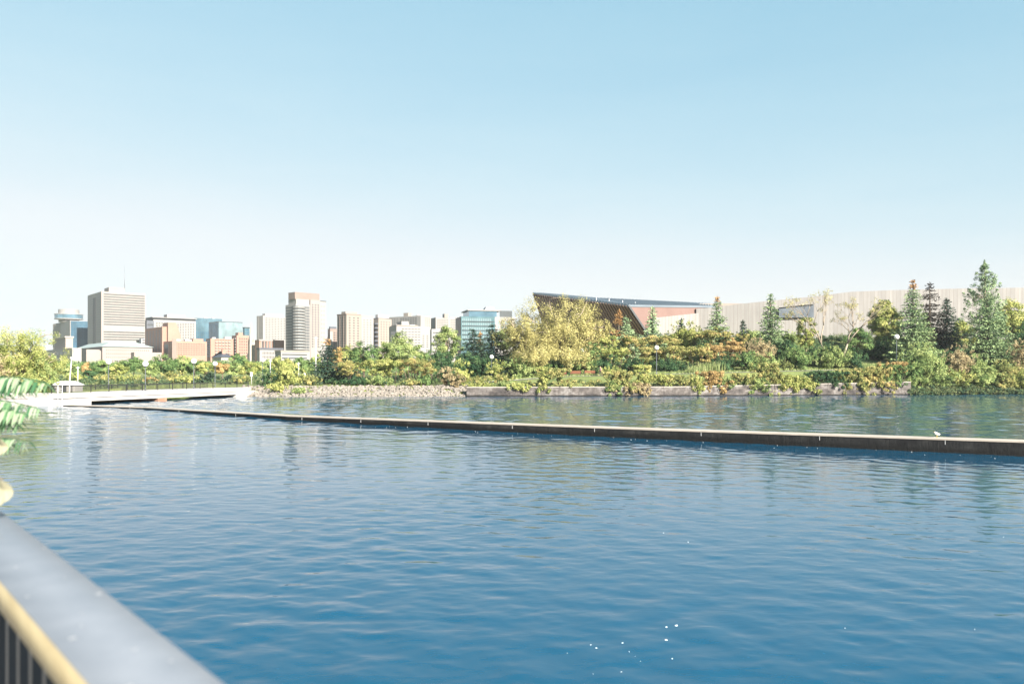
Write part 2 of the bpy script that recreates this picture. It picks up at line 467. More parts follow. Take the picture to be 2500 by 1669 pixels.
# path along the far bank
mb = MB(); pts = []
for X in np.linspace(-6, 165, 120):
    s_ = float(np.interp(X, SHX, SHY)); 
    pts.append([(X, s_ + dd, tz(X, s_ + dd) + .07) for dd in (9.1, 10.6, 12.2)])
for i in range(len(pts)-1):
    for k in range(2): mb.add([pts[i][k], pts[i+1][k], pts[i+1][k+1], pts[i][k+1]], [(0,1,2,3)], True)
tag(mb.build('path', M['asphalt']), kind='structure')

# ------------------------------------------------------------------ promenade under the camera
RD = Vector((-.657, .754, 0)).normalized()       # the way the handrail runs
RN = Vector((RD.y, -RD.x, 0))                    # towards the water
RL = Vector((-.672, 1.27, 0))                    # a point on the inner top edge of the handrail
def rail_pt(t, off, z): return RL + RD*t + RN*off + Vector((0, 0, z))
DECK = H - 1.62
a0, a1 = rail_pt(-70, .42, 0), rail_pt(110, .42, 0)
b0, b1 = rail_pt(-70, -30, 0), rail_pt(110, -30, 0)
mb = MB(); mb.prism([a0, a1, b1, b0], -2, DECK)
tag(mb.build('promenade', M['paving']), kind='structure')

# handrail in the foreground
W_ = .164; TOPZ = H - .5
t = thing('guard_railing', 'grey metal railing with broad flat handrail close to the camera at lower left', 'railing', rail_pt(0, W_/2, DECK))
org = rail_pt(0, W_/2, DECK)
def loc_(v): return Vector(v) - org
def rail_bar(name, t0, t1, o0, o1, z0, z1, mat, bev=0.0, par=t):
    mb = MB(); c = []
    for z in (z0, z1):
        for (tt, oo) in ((t0,o0),(t1,o0),(t1,o1),(t0,o1)): c.append(loc_(rail_pt(tt, oo, z)))
    mb.hexa(c)
    o = mb.build(name, M[mat], par)
    if bev:
        bm = bmesh.new(); bm.from_mesh(o.data)
        bmesh.ops.recalc_face_normals(bm, faces=bm.faces)
        bmesh.ops.bevel(bm, geom=list(bm.edges), offset=bev, segments=3, affect='EDGES')
        bm.to_mesh(o.data); bm.free()
        o.data.polygons.foreach_set('use_smooth', [True]*len(o.data.polygons))
    return o
top = rail_bar('handrail', -3.2, 7.5, 0, W_, TOPZ-.009, TOPZ, 'rail_shaded_paint', .003)
rail_bar('trim_strip', -3.2, 7.5, .006, W_-.006, TOPZ-.092, TOPZ-.0095, 'rail_tan', .006)
rail_bar('bottom_rail', -3.2, 7.5, .055, W_-.055, DECK+.09, DECK+.13, 'baluster_paint')
for k in range(58):
    tt = -2.2 + .16*k
    rail_bar('baluster', tt, tt+.036, .066, W_-.066, DECK+.131, TOPZ-.0925, 'baluster_paint')
for tt in (-3.1, -.62, 1.9, 4.4, 6.9):
    rail_bar('post', tt, tt+.06, .04, W_-.04, DECK-.02, TOPZ-.0928, 'baluster_paint')
rng = np.random.default_rng(5)
for (tt, oo, s_) in ((-.05,.045,.006),(.12,.10,.005),(.26,.03,.007),(.55,.145,.008),(.75,.12,.004),(.95,.05,.005),(1.15,.15,.006),(.02,.13,.004),(.42,.08,.003),(.33,.06,.0035),(.63,.02,.005)):
    p = loc_(rail_pt(tt, oo, TOPZ + .0006))
    mb = MB(); mb.add([(p.x+math.cos(a)*s_*(.7+.5*rng.random()), p.y+math.sin(a)*s_*(.7+.5*rng.random()), p.z) for a in np.arange(0, 6.28, .7)], [tuple(range(9))])
    mb.build('paint_speck', M['rail_speck'], top)

# ------------------------------------------------------------------ low wall across the water
WP = [(59.5,25.5),(27.3,42.4),(9.55,53.0),(-3.15,60.9),(-20.85,73.6),(-43.6,94.1),(-54.3,100.3),(-58.2,102.6)]
WH = [.94,.80,.65,.58,.37,.20,.15,.12]  # heights enlarged so the dark side also covers the wall's reflection
def wpos(s):                                     # s counts along the corner points
    i = min(int(s), len(WP)-2); f = s - i
    p = Vector((WP[i][0]*(1-f)+WP[i+1][0]*f, WP[i][1]*(1-f)+WP[i+1][1]*f, 0))
    d = Vector((WP[i+1][0]-WP[i][0], WP[i+1][1]-WP[i][1], 0)).normalized()
    return p, d, WH[i]*(1-f)+WH[i+1]*f
mid_w = Vector((WP[3][0], WP[3][1], 0))
t = thing('dividing_wall', 'long low dark concrete wall with pale flat top crossing the water', 'wall', mid_w)
side, cap = MB(), MB()
ss = np.linspace(0, 7, 71)
for k in range(len(ss)-1):
    c0, c1 = [], []
    for s_ in (ss[k], ss[k+1]):
        p, d, hh = wpos(s_); n = Vector((-d.y, d.x, 0));  n = n if n.y > 0 else -n
        p = p - mid_w
        c0.append((p, p + n*1.35, hh))
    (p0, q0, h0), (p1, q1, h1) = c0
    zz = lambda p, z: (p.x, p.y, z)
    side.hexa([zz(p0,-1.5), zz(p1,-1.5), zz(q1,-1.5), zz(q0,-1.5), zz(p0,h0-.07), zz(p1,h1-.07), zz(q1,h1-.07), zz(q0,h0-.07)])
    e = .03
    nn = (q0-p0).normalized()
    cap.hexa([zz(p0-nn*e,h0-.069), zz(p1-nn*e,h1-.069), zz(q1+nn*e,h1-.069), zz(q0+nn*e,h0-.069), zz(p0-nn*e,h0), zz(p1-nn*e,h1), zz(q1+nn*e,h1), zz(q0+nn*e,h0)])
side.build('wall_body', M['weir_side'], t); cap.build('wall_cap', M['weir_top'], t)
for s_ in (1.18,1.5,1.85,2.3,2.75,3.2,3.55,3.9,4.3,4.7,5.2):
    p, d, hh = wpos(s_); n = Vector((d.y, -d.x, 0)); n = n if n.y < 0 else -n
    mb = MB(); p = p - mid_w
    mb.hexa([tuple(p + d*a + n*b_ + Vector((0,0,z))) for z in (hh-.32, hh-.075) for (a,b_) in ((-.016,0),(.016,0),(.016,.02),(-.016,.02))])
    mb.build('joint', M['shaded_concrete'], t)

# ------------------------------------------------------------------ canal wall on the far bank
CWX = [-7.9, 26, 73.9]
def cw_y(X): return float(np.interp(X, SHX, SHY)) - .25
def cw_z(X): return float(np.interp(X, [-7.9, 30, 73.9], [1.66, 1.72, 2.45]))
base = Vector((30, cw_y(30), 0))
t = thing('canal_wall', 'stained grey concrete canal wall along the far bank with creepers over it', 'wall', base)
mb, cp = MB(), MB()
Xs = np.linspace(-7.9, 73.9, 56)
for i in range(len(Xs)-1):
    A, B = Xs[i], Xs[i+1]
    ya, yb = cw_y(A), cw_y(B)
    mb.hexa([(A-30,ya-base.y,-1.5),(B-30,yb-base.y,-1.5),(B-30,yb-base.y+.9,-1.5),(A-30,ya-base.y+.9,-1.5),
             (A-30,ya-base.y,cw_z(A)-.12),(B-30,yb-base.y,cw_z(B)-.12),(B-30,yb-base.y+.9,cw_z(B)-.12),(A-30,ya-base.y+.9,cw_z(A)-.12)])
    cp.hexa([(A-30,ya-base.y-.05,cw_z(A)-.119),(B-30,yb-base.y-.05,cw_z(B)-.119),(B-30,yb-base.y+.9,cw_z(B)-.119),(A-30,ya-base.y+.9,cw_z(A)-.119),
             (A-30,ya-base.y-.05,cw_z(A)),(B-30,yb-base.y-.05,cw_z(B)),(B-30,yb-base.y+.9,cw_z(B)),(A-30,ya-base.y+.9,cw_z(A))])
mb.build('wall_body', M['canal_wall'], t); cp.build('coping', M['stone'], t)

# ------------------------------------------------------------------ bridge and the retaining wall beside it
A = Vector((-57.9, 101.6, 0)); B = Vector((-46.0, 137.6, 0))
BD = (B - A).normalized(); BN = Vector((-BD.y, BD.x, 0))      # BN points away from the camera
BLEN = (B - A).length
br = thing('road_bridge', 'long low white concrete road bridge over the water at left with black railing', 'bridge', A, math.atan2(BD.y, BD.x))
mb = MB(); mb.box(-1.5, BLEN+1.5, .06, 9.0, 1.15, 1.5); mb.box(-1.5, BLEN+1.5, 0.061, 1.6, 1.501, 1.62); mb.build('deck', M['bridge_concrete'], br)
mb = MB(); mb.box(-.8, BLEN+.3, -.22, .059, .98, 1.60); mb.box(2.5, BLEN+.2, -.05, .6, .46, .979); mb.build('edge_beam', M['bridge_white'], br)
for y0 in (2.6, 5.0, 7.4):
    mb = MB(); mb.box(2.5, BLEN-.1, y0, y0+.6, .46, 1.149); mb.build('girder', M['shaded_concrete'], br)
mb = MB(); mb.box(17.3, 19.1, .0, 8.6, -2, .459); mb.build('pier', M['rust'], br)
mb = MB(); mb.box(-1.5, 5.2, .02, 8.9, -2, 1.149); mb.build('abutment', M['shaded_concrete'], br)
mb = MB(); mb.box(BLEN-2.6, BLEN+2.5, -.1, 9.0, -2, .979); mb.build('abutment', M['bridge_white'], br)
for y0 in (.12, 8.75):
    z0 = 1.62 if y0 < 1 else 1.5
    rl = MB(); rl.box(-1.0, BLEN+1.0, y0, y0+.06, z0+.86, z0+.92); rl.box(-1.0, BLEN+1.0, y0+.015, y0+.045, z0+.1, z0+.14)
    r_ = rl.build('railing', M['dark_metal'], br)
    for x0 in np.arange(-.9, BLEN+1, 3.05):
        mb = MB(); mb.box(x0, x0+.08, y0-.012, y0+.072, z0, z0+.95); mb.build('railing_post', M['dark_metal'], r_)
    bars = MB()
    for x0 in np.arange(-.9, BLEN+1, .16): bars.box(x0, x0+.018, y0+.02, y0+.04, z0+.141, z0+.859)
    bars.build('railing_bar', M['dark_metal'], r_)['kind'] = 'stuff'

rw = thing('retaining_wall', 'white concrete retaining wall in two tiers left of the bridge', 'wall', (-64, 101.6, 0))
mb = MB(); mb.box(-40, 5.2, -.35, .35, -2, .93); mb.build('wall_body', M['bridge_white'], rw)
mb = MB(); mb.box(-40, 5.3, -.42, .4, .931, 1.02); mb.build('coping', M['pink_stone'], rw)
mb = MB(); mb.box(-40, 4.6, 1.3, 1.8, .6, 1.62); mb.build('upper_tier', M['bridge_white'], rw)
mb = MB(); mb.box(-40, 6.4, -.9, -.36, -2, .14); mb.build('ledge', M['stone'], rw)
mb = MB(); mb.box(4.7, 5.15, -.43, -.36, -.5, 1.0); mb.build('corner_strip', M['rust'], rw)

# water gauge ladder and mast beside the bridge
ld = thing('access_ladder', 'pale metal ladder with hooped rails at the bridge corner', 'ladder', (-57.6, 101.0, 0))
for dx in (0, .55):
    mb = MB(); mb.tube([(dx,0,-1),(dx,0,2.6),(dx,.35,2.75)], [.035]*3, 6); mb.build('stile', M['white_metal'], ld)
for k in range(8):
    mb = MB(); mb.tube([(.02,0,.1+.3*k),(.53,0,.1+.3*k)], [.02]*2, 5); mb.build('rung', M['white_metal'], ld)
ms = thing('leaning_mast', 'slender white mast leaning slightly beside the ladder', 'mast', (-57.3, 103, 1.4))
mb = MB(); mb.tube([(0,0,0),(.12,0,2.2),(.32,0,4.6)], [.075,.065,.05], 8); mb.build('pole', M['white_metal'], ms)
mb = MB(); mb.lathe([(0,.0),(.13,.04),(.17,.14),(.13,.25),(0,.28)], 10, (.32,0,4.6)); mb.build('lamp', M['globe_white'], ms)
ht = thing('white_hut', 'small pale hut with sloped roof behind the bridge railing at left', 'hut', (-62.5, 112, 1.5))
mb = MB(); mb.box(-1.6, 1.6, -1, 1, 0, 1.0); mb.build('wall', M['white_concrete'], ht)
mb = MB(); mb.add([(-1.8,-1.2,1.001),(1.8,-1.2,1.001),(1.8,1.2,1.001),(-1.8,1.2,1.001),(-1.2,0,1.55),(1.2,0,1.55)], [(3,2,1,0),(0,1,5,4),(1,2,5),(2,3,4,5),(3,0,4)]); mb.build('roof', M['white_metal'], ht)
mb = MB(); mb.box(-.4, .4, -1.04, -1.003, .05, .95); mb.build('door', M['grey_glass'], ht)

# ------------------------------------------------------------------ city
BLOCKS = {}
class Bld:
    """a building whose near vertical corner stands at photo column xc; the right face runs to xr, the left face to xl"""
    def __init__(s, name, label, xl, xc, xr, ytop, Y, a=40, zb=3.5, wr=None, wl=None, cat='building', group='city buildings beyond the trees'):
        a = R(a); u = U(xc); C = Vector((u*Y, Y, zb))
        dr = Vector((math.cos(a), math.sin(a))); dl = Vector((-math.sin(a), math.cos(a)))
        s.wr = wr or (U(xr)*Y - C.x) / (dr.x - U(xr)*dr.y)
        s.wl = wl or (U(xl)*Y - C.x) / (dl.x - U(xl)*dl.y)
        s.C, s.dr, s.dl, s.Y, s.zb = C, dr, dl, Y, zb
        s.h = s.z(ytop)
        s.root = thing(name, label, cat, C, a, group)
        BLOCKS[name] = s
    def z(s, py, Y=None): return H - (py - HY)/F*(Y or s.Y) - s.zb
    def xr_(s, px): return (U(px)*s.Y - s.C.x) / (s.dr.x - U(px)*s.dr.y)     # distance along the right face of a photo column
    def xl_(s, px): return (U(px)*s.Y - s.C.x) / (s.dl.x - U(px)*s.dl.y)
    def box(s, name, mat, x0, x1, y0, y1, z0, z1, parent=None):
        mb = MB(); mb.box(x0, x1, y0, y1, z0, z1)
        return mb.build(name, M[mat], parent or s.root)
    def body(s, mat, name='wall'): return s.box(name, mat, 0, s.wr, 0, s.wl, 0, s.h)
    def grid(s, face, cols, rows, u0, u1, z0, z1, mat, fw=.6, fh=.55, name='window', off=0.0, proud=.06, mx=100):
        W, Hh = (u1-u0)/cols, (z1-z0)/rows
        me_ = MB(); ww, hh = W*fw, Hh*fh
        if face == 'R': me_.box(-ww/2, ww/2, -proud, .02, -hh/2, hh/2)
        else: me_.box(-proud, .02, -ww/2, ww/2, -hh/2, hh/2)
        me_ = me_.mesh(name, M[mat]); n = 0; rest = MB()
        for j in range(rows):
            for i in range(cols):
                u, z = u0 + (i+.5)*W, z1 - (j+.5)*Hh
                p = (u, off, z) if face == 'R' else (off, u, z)
                if n < mx: link(name, me_, s.root, p)
                else:
                    if face == 'R': rest.box(u-ww/2, u+ww/2, off-proud, off+.02, z-hh/2, z+hh/2)
                    else: rest.box(off-proud, off+.02, u-ww/2, u+ww/2, z-hh/2, z+hh/2)
                n += 1
        if rest.v: rest.build(name, M[mat], s.root)['kind'] = 'stuff'
    def bands(s, face, rows, z0, z1, mat, fh=.5, u0=None, u1=None, name='window_band', off=0.0, proud=.06, skip=()):
        Hh = (z1-z0)/rows
        for j in range(rows):
            if j in skip: continue
            z = z1 - (j+.5)*Hh
            if face == 'R': s.box(name, mat, u0 or .6, u1 or s.wr-.6, off-proud, off+.02, z-Hh*fh/2, z+Hh*fh/2)
            else: s.box(name, mat, off-proud, off+.02, u0 or .6, u1 or s.wl-.6, z-Hh*fh/2, z+Hh*fh/2)
    def fins(s, face, n, u0, u1, z0, z1, mat, wf=.3, name='pier', off=0.0, proud=.3):
        W = (u1-u0)/n
        for i in range(n):
            u = u0 + (i+.5)*W
            if face == 'R': s.box(name, mat, u-W*wf/2, u+W*wf/2, off-proud, off-.065, z0, z1)
            else: s.box(name, mat, off-proud, off-.065, u-W*wf/2, u+W*wf/2, z0, z1)

# office slab with window bands
b = Bld('office_tower', 'tall grey office slab with rows of window bands and a rooftop mast', 214, 248, 355, 711, 700)
b.body('beige_concrete'); z0, z1 = b.z(831), b.h - 1.2
b.bands('R', 19, z0, z1, 'dark_glass', .5, proud=.08, skip=(13, 14))
b.fins('R', 36, .6, b.wr-.6, z0, z1, 'beige_concrete', .16, 'mullion', proud=.14)
b.box('corner_pier', 'pink_stone', -.3, 1.6, -.35, -.01, 0, b.h+.3)
x0, x1 = b.xl_(234), b.xl_(227)
b.box('slot_strip', 'dark_metal', -.12, .02, x0, x1, 0, b.h-4)  # flat dark strip; the slot's shade is put into its colour
b.bands('L', 19, z0, z1, 'neutral_glass', .45, u0=1, u1=x0-1)
b.bands('L', 19, z0, z1, 'neutral_glass', .45, u0=x1+1, u1=b.wl-1)
ph = b.box('penthouse', 'pink_stone', b.xr_(270), b.xr_(309), 6, 22, b.h+.01, b.h+4.6)
ant = MB(); ant.tube([(b.xr_(310),8,b.h),(b.xr_(310),8,b.h+13),(b.xr_(310),8,b.h+25)], [.32,.2,.08], 5); ant.build('antenna', M['pole_metal'], b.root)

# hotel with a round top
b = Bld('round_top_hotel', 'hotel with blue glass wing and round revolving restaurant on its roof', 129, 171, 216, 782, 780)
b.body('white_concrete')
b.box('glass_wing', 'deep_blue_glass', .5, b.wr+2, -1.5, -.01, 0, b.h-.5)
b.bands('R', 14, b.z(835), b.h-1, 'blue_glass', .42, u0=1, u1=b.wr+1.5, off=-1.52)
b.fins('R', 8, .8, b.wr+1.6, b.z(835), b.h-6, 'deep_blue_glass', .4, off=-1.6, proud=.35)
b.grid('L', 2, 10, b.wl*.18, b.wl*.5, b.z(825), b.h-2, 'dark_glass', .4, .5)
b.fins('L', 5, b.wl*.55, b.wl-1, 0, b.h, 'pink_stone', .3, proud=.3)
cx_, cy_ = b.wr*.35, b.wl*.42
def drum(nm, mat, r, za, zc):
    mb = MB(); mb.lathe([(0,za),(r,za),(r,zc),(0,zc)], 24, (cx_, cy_, 0), False); mb.build(nm, M[mat], b.root)
rr = 32/F*780
drum('drum_neck', 'white_concrete', rr*.72, b.h, b.z(773)); drum('drum_ring', 'blue_glass', rr, b.z(773), b.z(763)); drum('ring_slab', 'white_concrete', rr*1.02, b.z(762.9), b.z(761)); drum('ring_slab', 'white_concrete', rr*1.02, b.z(775), b.z(773.1)); drum('drum_top', 'white_concrete', rr*.74, b.z(760.9), b.z(750))

# stone library with pale green roof
b = Bld('stone_library', 'broad pale stone hall with low grey green roof below the office tower', 185, 250, 372, 846, 540, zb=2)
b.body('pink_stone')
mb = MB(); W, L, Hh = b.wr, b.wl, b.h; rz = b.z(833)
mb.add([(-1,-1,Hh+.01),(W+1,-1,Hh+.01),(W+1,L+1,Hh+.01),(-1,L+1,Hh+.01),(7,7,rz),(W-9,7,rz),(W-9,L-7,rz),(7,L-7,rz)], [(0,1,5,4),(1,2,6,5),(2,3,7,6),(3,0,4,7),(4,5,6,7)])
mb.build('roof', M['green_roof'], b.root)
b.grid('R', 22, 4, 2, b.wr-2, b.z(885), b.h-1, 'neutral_glass', .3, .4)
b.fins('L', 9, 2, b.wl-2, 0, b.h-2, 'stone', .35, proud=.8)
b.box('wing', 'pink_stone', b.wr-14, b.wr+4, -8, -.01, 0, b.z(859)); b.box('portico', 'pink_stone', -9, -.01, 4, 22, 0, b.z(853))

b = Bld('white_office', 'low white modern office with square windows left of the stone hall', 60, 176, 199, 849, 470, zb=2)
b.body('white_concrete'); b.grid('L', 14, 3, 3, b.wl-2, b.z(895), b.h-1, 'pale_glass', .55, .55); b.grid('R', 1, 3, 3, b.wr-2, b.z(890), b.h-1, 'pink_stone', .4, .6)
b = Bld('stone_block', 'plain stone block with flat top rising behind the white office', 134, 160, 178, 824, 500, zb=2)
b.body('pink_stone'); b.box('cornice', 'stone', -.5, b.wr+.5, -.5, b.wl+.5, b.h+.01, b.h+.9)
b = Bld('sky_bridge_block', 'grey curved annex wedged between office tower and brick block', 340, 345, 358, 826, 620)
b.body('grey_cladding'); b.bands('R', 4, b.z(850), b.h-.5, 'dark_glass', .5)
b = Bld('dark_annex', 'small dark grey block peeking between office tower and white hotel', 354, 358, 376, 782, 690)
b.body('slate_roof', 'wall'); b.bands('R', 3, b.z(830), b.h-1, 'grey_glass', .3)

# white hotel
b = Bld('white_hotel', 'wide white hotel with small grey windows and darker top storey', 352, 374, 478, 780, 740)
b.body('white_concrete'); b.grid('R', 15, 12, 2, b.wr-1, b.z(833), b.h-2, 'dark_glass', .6, .42)
b.box('roof_slab', 'white_concrete', -1, b.wr+1, -1, b.wl+1, b.z(775), b.z(773.3))
b.box('top_storey', 'dark_glass', .5, b.wr-.5, .5, b.wl-.5, b.h+.01, b.z(775.1))
b.box('penthouse', 'white_concrete', b.xr_(411), b.xr_(456), 4, 14, b.z(773.2), b.z(765))

# brick complex
b = Bld('brick_apartment', 'orange brick block with many small dark windows and a stepped blank tower', 354, 396, 436, 797, 560)
b.body('brick'); b.grid('L', 5, 12, 2, b.wl-2, b.z(872), b.h-2, 'dark_glass', .45, .5)
z1 = b.z(787)
mb = MB(); xa, xb, xc_, xd = b.xr_(407), b.xr_(427), b.xr_(434), b.xr_(441)
mb.add([(xa,-3,0),(xd,-3,0),(xd,9,0),(xa,9,0),(xa,-3,z1),(xb,-3,z1),(xb,9,z1),(xa,9,z1),(xd,-3,b.z(832)),(xd,9,b.z(832)),(xc_,-3,b.z(806)),(xc_,9,b.z(806))],
       [(0,1,8,10,5,4),(3,7,6,11,9,2),(0,4,7,3),(4,5,6,7),(5,10,11,6),(10,8,9,11),(1,2,9,8)])
mb.build('blank_tower', M['brick'], b.root)
b.grid('L', 3, 9, b.wl*.1, b.wl*.5, b.z(865), b.h-8, 'brown_brick', .3, .3, 'balcony')
b = Bld('brick_wing', 'lower orange brick wing with regular rows of dark window slots', 393, 421, 505, 832, 545)
b.body('brick'); b.grid('R', 12, 6, 1.5, b.wr-1, b.z(867), b.h-1.2, 'dark_glass', .78, .3)
b.box('side_pier', 'brown_brick', -.3, 2.6, -.35, -.01, 0, b.h+1.5); b.box('dark_bay', 'dark_glass', -.1, .02, b.wl*.35, b.wl*.9, 0, b.h-2)
b.box('roof_box', 'brick', b.xr_(475), b.xr_(500), 3, 12, b.h+.01, b.z(825))
b = Bld('brick_terrace', 'brick apartment row with white balconies beside the church', 503, 514, 570, 826, 600)
b.body('brick'); b.grid('R', 5, 6, 3, b.wr-2, b.z(872), b.h-1.5, 'white_concrete', .62, .28, 'balcony', proud=.8)
b.grid('R', 10, 6, 3, b.wr-2, b.z(872)+1.4, b.h, 'dark_glass', .45, .3); b.grid('L', 2, 7, 1, b.wl-1, b.z(872), b.h-1, 'deep_blue_glass', .6, .5)
b = Bld('brick_block', 'taller rounded brick block directly left of the church spire', 566, 578, 608, 818, 610)
b.body('brick'); b.grid('R', 4, 7, 1.5, b.wr-1, b.z(872), b.h-1.5, 'dark_glass', .5, .4)
b.box('roof_box', 'brick', 2, b.wr-4, 2, b.wl-2, b.h+.01, b.h+2.2); b.grid('L', 2, 7, 1, b.wl-1, b.z(872), b.h-1.5, 'white_concrete', .6, .3, 'balcony', proud=.7)

# blue glass offices
b = Bld('glass_office', 'pale blue glass office block behind the brick buildings', 472, 478, 542, 776, 820)
b.body('blue_glass'); b.fins('R', 13, .5, b.wr-.5, 0, b.h, 'teal_glass', .3, 'mullion', proud=.2); b.bands('R', 3, b.z(834), b.z(808), 'deep_blue_glass', .8, u0=.5, u1=b.wr*.6)
b = Bld('curved_glass_office', 'wide curved reflective glass office with a dark narrow left face', 510, 534, 592, 786, 770)
mb = MB(); n_ = 10
poly = [(0,0)] + [(b.wr*k/n_, -2.2*math.sin(math.pi*k/n_)) for k in range(1, n_)] + [(b.wr,0),(b.wr,b.wl),(0,b.wl)]
mb.prism(poly, 0, b.h); mb.build('wall', M['aqua_glass'], b.root)
b.fins('L', 7, .4, b.wl-.4, 0, b.h-.5, 'deep_blue_glass', .75, 'glazing_strip', proud=.2)
b.box('parapet', 'pale_glass', -.2, b.wr+.2, .5, b.wl, b.h+.01, b.h+.8)
b = Bld('small_glass_office', 'small teal glass block peeking out left of the church spire', 593, 597, 609, 800, 800)
b.body('teal_glass'); b.bands('R', 5, b.z(834), b.h-1, 'deep_blue_glass', .5); b.box('roof_slab', 'dark_metal', -.5, b.wr+.5, -.5, b.wl+.5, b.h+.01, b.h+.7)

# church
b = Bld('stone_church', 'grey stone church with a tall needle spire and steep gabled nave', 604, 610, 622, 836, 530, a=30, zb=2, wl=6, cat='church')
b.body('stone', 'tower'); mb = MB(); c = (b.wr/2, 3)
mb.lathe([(b.wr*.56, b.h+.01), (b.wr*.40, b.h+3.2), (.16, b.z(787)), (0, b.z(784))], 8, (c[0], c[1], 0), False); mb.build('spire', M['stone'], b.root)
for k in range(4):
    mb = MB(); cx2, cy2 = (.5 if k%2 else b.wr-.5), (.5 if k//2 else 5.5); mb.lathe([(.55,b.h+.01),(.45,b.h+1.6),(0,b.h+4)], 6, (cx2,cy2,0), False); mb.build('pinnacle', M['stone'], b.root)
xa, xb = b.wr+.02, b.wr+7; zr, ze = b.z(846), b.z(864)
mb = MB(); mb.add([(xa,-1,0),(xb,-1,0),(xb,24,0),(xa,24,0),(xa,-1,ze),(xb,-1,ze),(xb,24,ze),(xa,24,ze),((xa+xb)/2,-1,zr),((xa+xb)/2,24,zr)], [(0,1,5,8,4),(2,3,7,9,6),(1,2,6,5),(3,0,4,7)]); mb.build('nave', M['stone'], b.root)
mb = MB(); mb.add([(xa-.3,-1.2,ze),(xb+.3,-1.2,ze),((xa+xb)/2,-1.2,zr+.25),(xa-.3,24.2,ze),(xb+.3,24.2,ze),((xa+xb)/2,24.2,zr+.25)], [(0,2,5,3),(2,1,4,5)]); mb.build('roof', M['slate_roof'], b.root)
for z in (b.h-3, b.h-8):
    b.box('belfry_opening', 'dark_glass', 1.6, b.wr-1.6, -.06, .02, z-1.8, z+1.2)
b.box('nave_window', 'dark_glass', (xa+xb)/2-.8, (xa+xb)/2+.8, -1.07, -.98, 3, 8)
b = Bld('slate_roof_house', 'dark slate roofed stone house among trees below brick terrace', 518, 540, 566, 872, 430, zb=2)
b.body('stone'); mb = MB(); W, L, Hh = b.wr, b.wl, b.h; rz = b.z(857)
mb.add([(-.6,-.6,Hh+.01),(W+.6,-.6,Hh+.01),(W+.6,L+.6,Hh+.01),(-.6,L+.6,Hh+.01),(4,L/2,rz),(W-4,L/2,rz)], [(0,1,5,4),(1,2,5),(2,3,4,5),(3,0,4)]); mb.build('roof', M['slate_roof'], b.root)
b.box('chimney', 'brick', 2, 4, L/2-3, L/2-1.6, Hh+.5, rz+1.2); b.grid('R', 4, 2, 1.5, W-1.5, b.z(888), Hh-.5, 'dark_glass', .35, .5)

# white apartments left of the condominium
b = Bld('white_apartment', 'white apartment slab with beige edge strip left of the condominium tower', 627, 642, 700, 770, 740, a=48)
b.body('white_concrete'); b.grid('R', 7, 13, 2, b.wr-1, b.z(828), b.h-1.5, 'pale_glass', .6, .38); b.grid('L', 3, 13, 2, b.wl*.62, b.z(828), b.h-1.5, 'tan_wall', .5, .45)
b.box('edge_strip', 'beige_concrete', -.15, .02, b.wl*.7, b.wl, 0, b.h); b.box('penthouse', 'white_concrete', 4, b.wr-2, 3, b.wl-3, b.h+.01, b.h+2.2)
b = Bld('arcade_hall', 'brick hall with arched openings and a blank orange wall', 622, 633, 694, 829, 520)
b.body('brick'); W = b.xr_(666)
b.grid('R', 4, 1, 1.5, W, b.z(850), b.z(832), 'dark_glass', .5, .9, 'archway'); b.fins('R', 5, .4, W+2, b.z(851), b.z(831), 'white_concrete', .2, 'pillar', proud=.5); b.box('cornice', 'pink_stone', -.3, W+1, -.5, -.01, b.z(832), b.h+.3)
b = Bld('colonnade_building', 'white building with narrow tall windows and grey roof right of church', 628, 634, 690, 853, 450, zb=2)
b.body('white_concrete'); b.box('roof', 'slate_roof', -.4, b.wr+.4, -.4, b.wl+.4, b.h+.01, b.z(848.5)); b.grid('R', 12, 2, 1.5, b.wr-1.5, b.z(876), b.h-.8, 'neutral_glass', .4, .62)
b = Bld('low_white_block', 'low white podium building below the condominium tower', 672, 686, 752, 858, 430, zb=2)
b.body('white_concrete'); b.bands('R', 2, b.z(878), b.h-.6, 'pale_glass', .35); b.box('roof', 'tan_wall', -.3, b.wr+.3, -.3, b.wl+.3, b.h+.01, b.h+.7)

# condominium tower
b = Bld('condominium_tower', 'tall condominium with rounded glass balconies and a brown brick crown', 697, 722, 796, 742, 500, a=46)
xm, xw = b.xr_(757), b.xr_(781)
b.box('white_core', 'white_concrete', 0, xm, 0, b.wl, 0, b.h)
b.box('side_core', 'taupe_wall', xm+.01, xw, -.4, b.wl, 0, b.z(729)); b.box('white_side', 'white_concrete', xw+.01, b.wr, .4, b.wl-1, 0, b.z(731)); b.box('roof_slab', 'dark_metal', xw-2, b.wr+.3, .1, b.wl-1, b.z(730.9), b.z(729.6))
b.box('brick_crown', 'brown_brick', b.xr_(722)+.3, b.xr_(783), 1.5, b.wl-3, b.z(728.8), b.z(712)); b.box('crown_storey', 'white_concrete', b.xr_(723)+.6, xm, 1.0, b.wl-2, b.h+.01, b.z(728.9))
NF = 16
b.box('glazing', 'window_grey', .2, 5.3, -.06, .02, 0, b.h-1)
for k in range(NF):
    zc = b.h - 2.2 - k*(b.h - b.z(858))/NF
    mb = MB(); mb.lathe([(0,-.3),(4.0,-.3),(4.0,.3),(0,.3)], 14, (2.6, .4, zc), False); o = mb.build('balcony', M['white_concrete'], b.root)
    mb = MB(); mb.lathe([(3.9,.31),(3.9,.9)], 14, (2.6, .4, zc), False); mb.build('balustrade', M['pale_balustrade'], o)
b.bands('L', NF, b.z(858), b.h-1, 'pale_glass', .45); b.box('dark_slot', 'dark_glass', -.2, .02, b.wl*.2, b.wl*.34, 0, b.h-1)
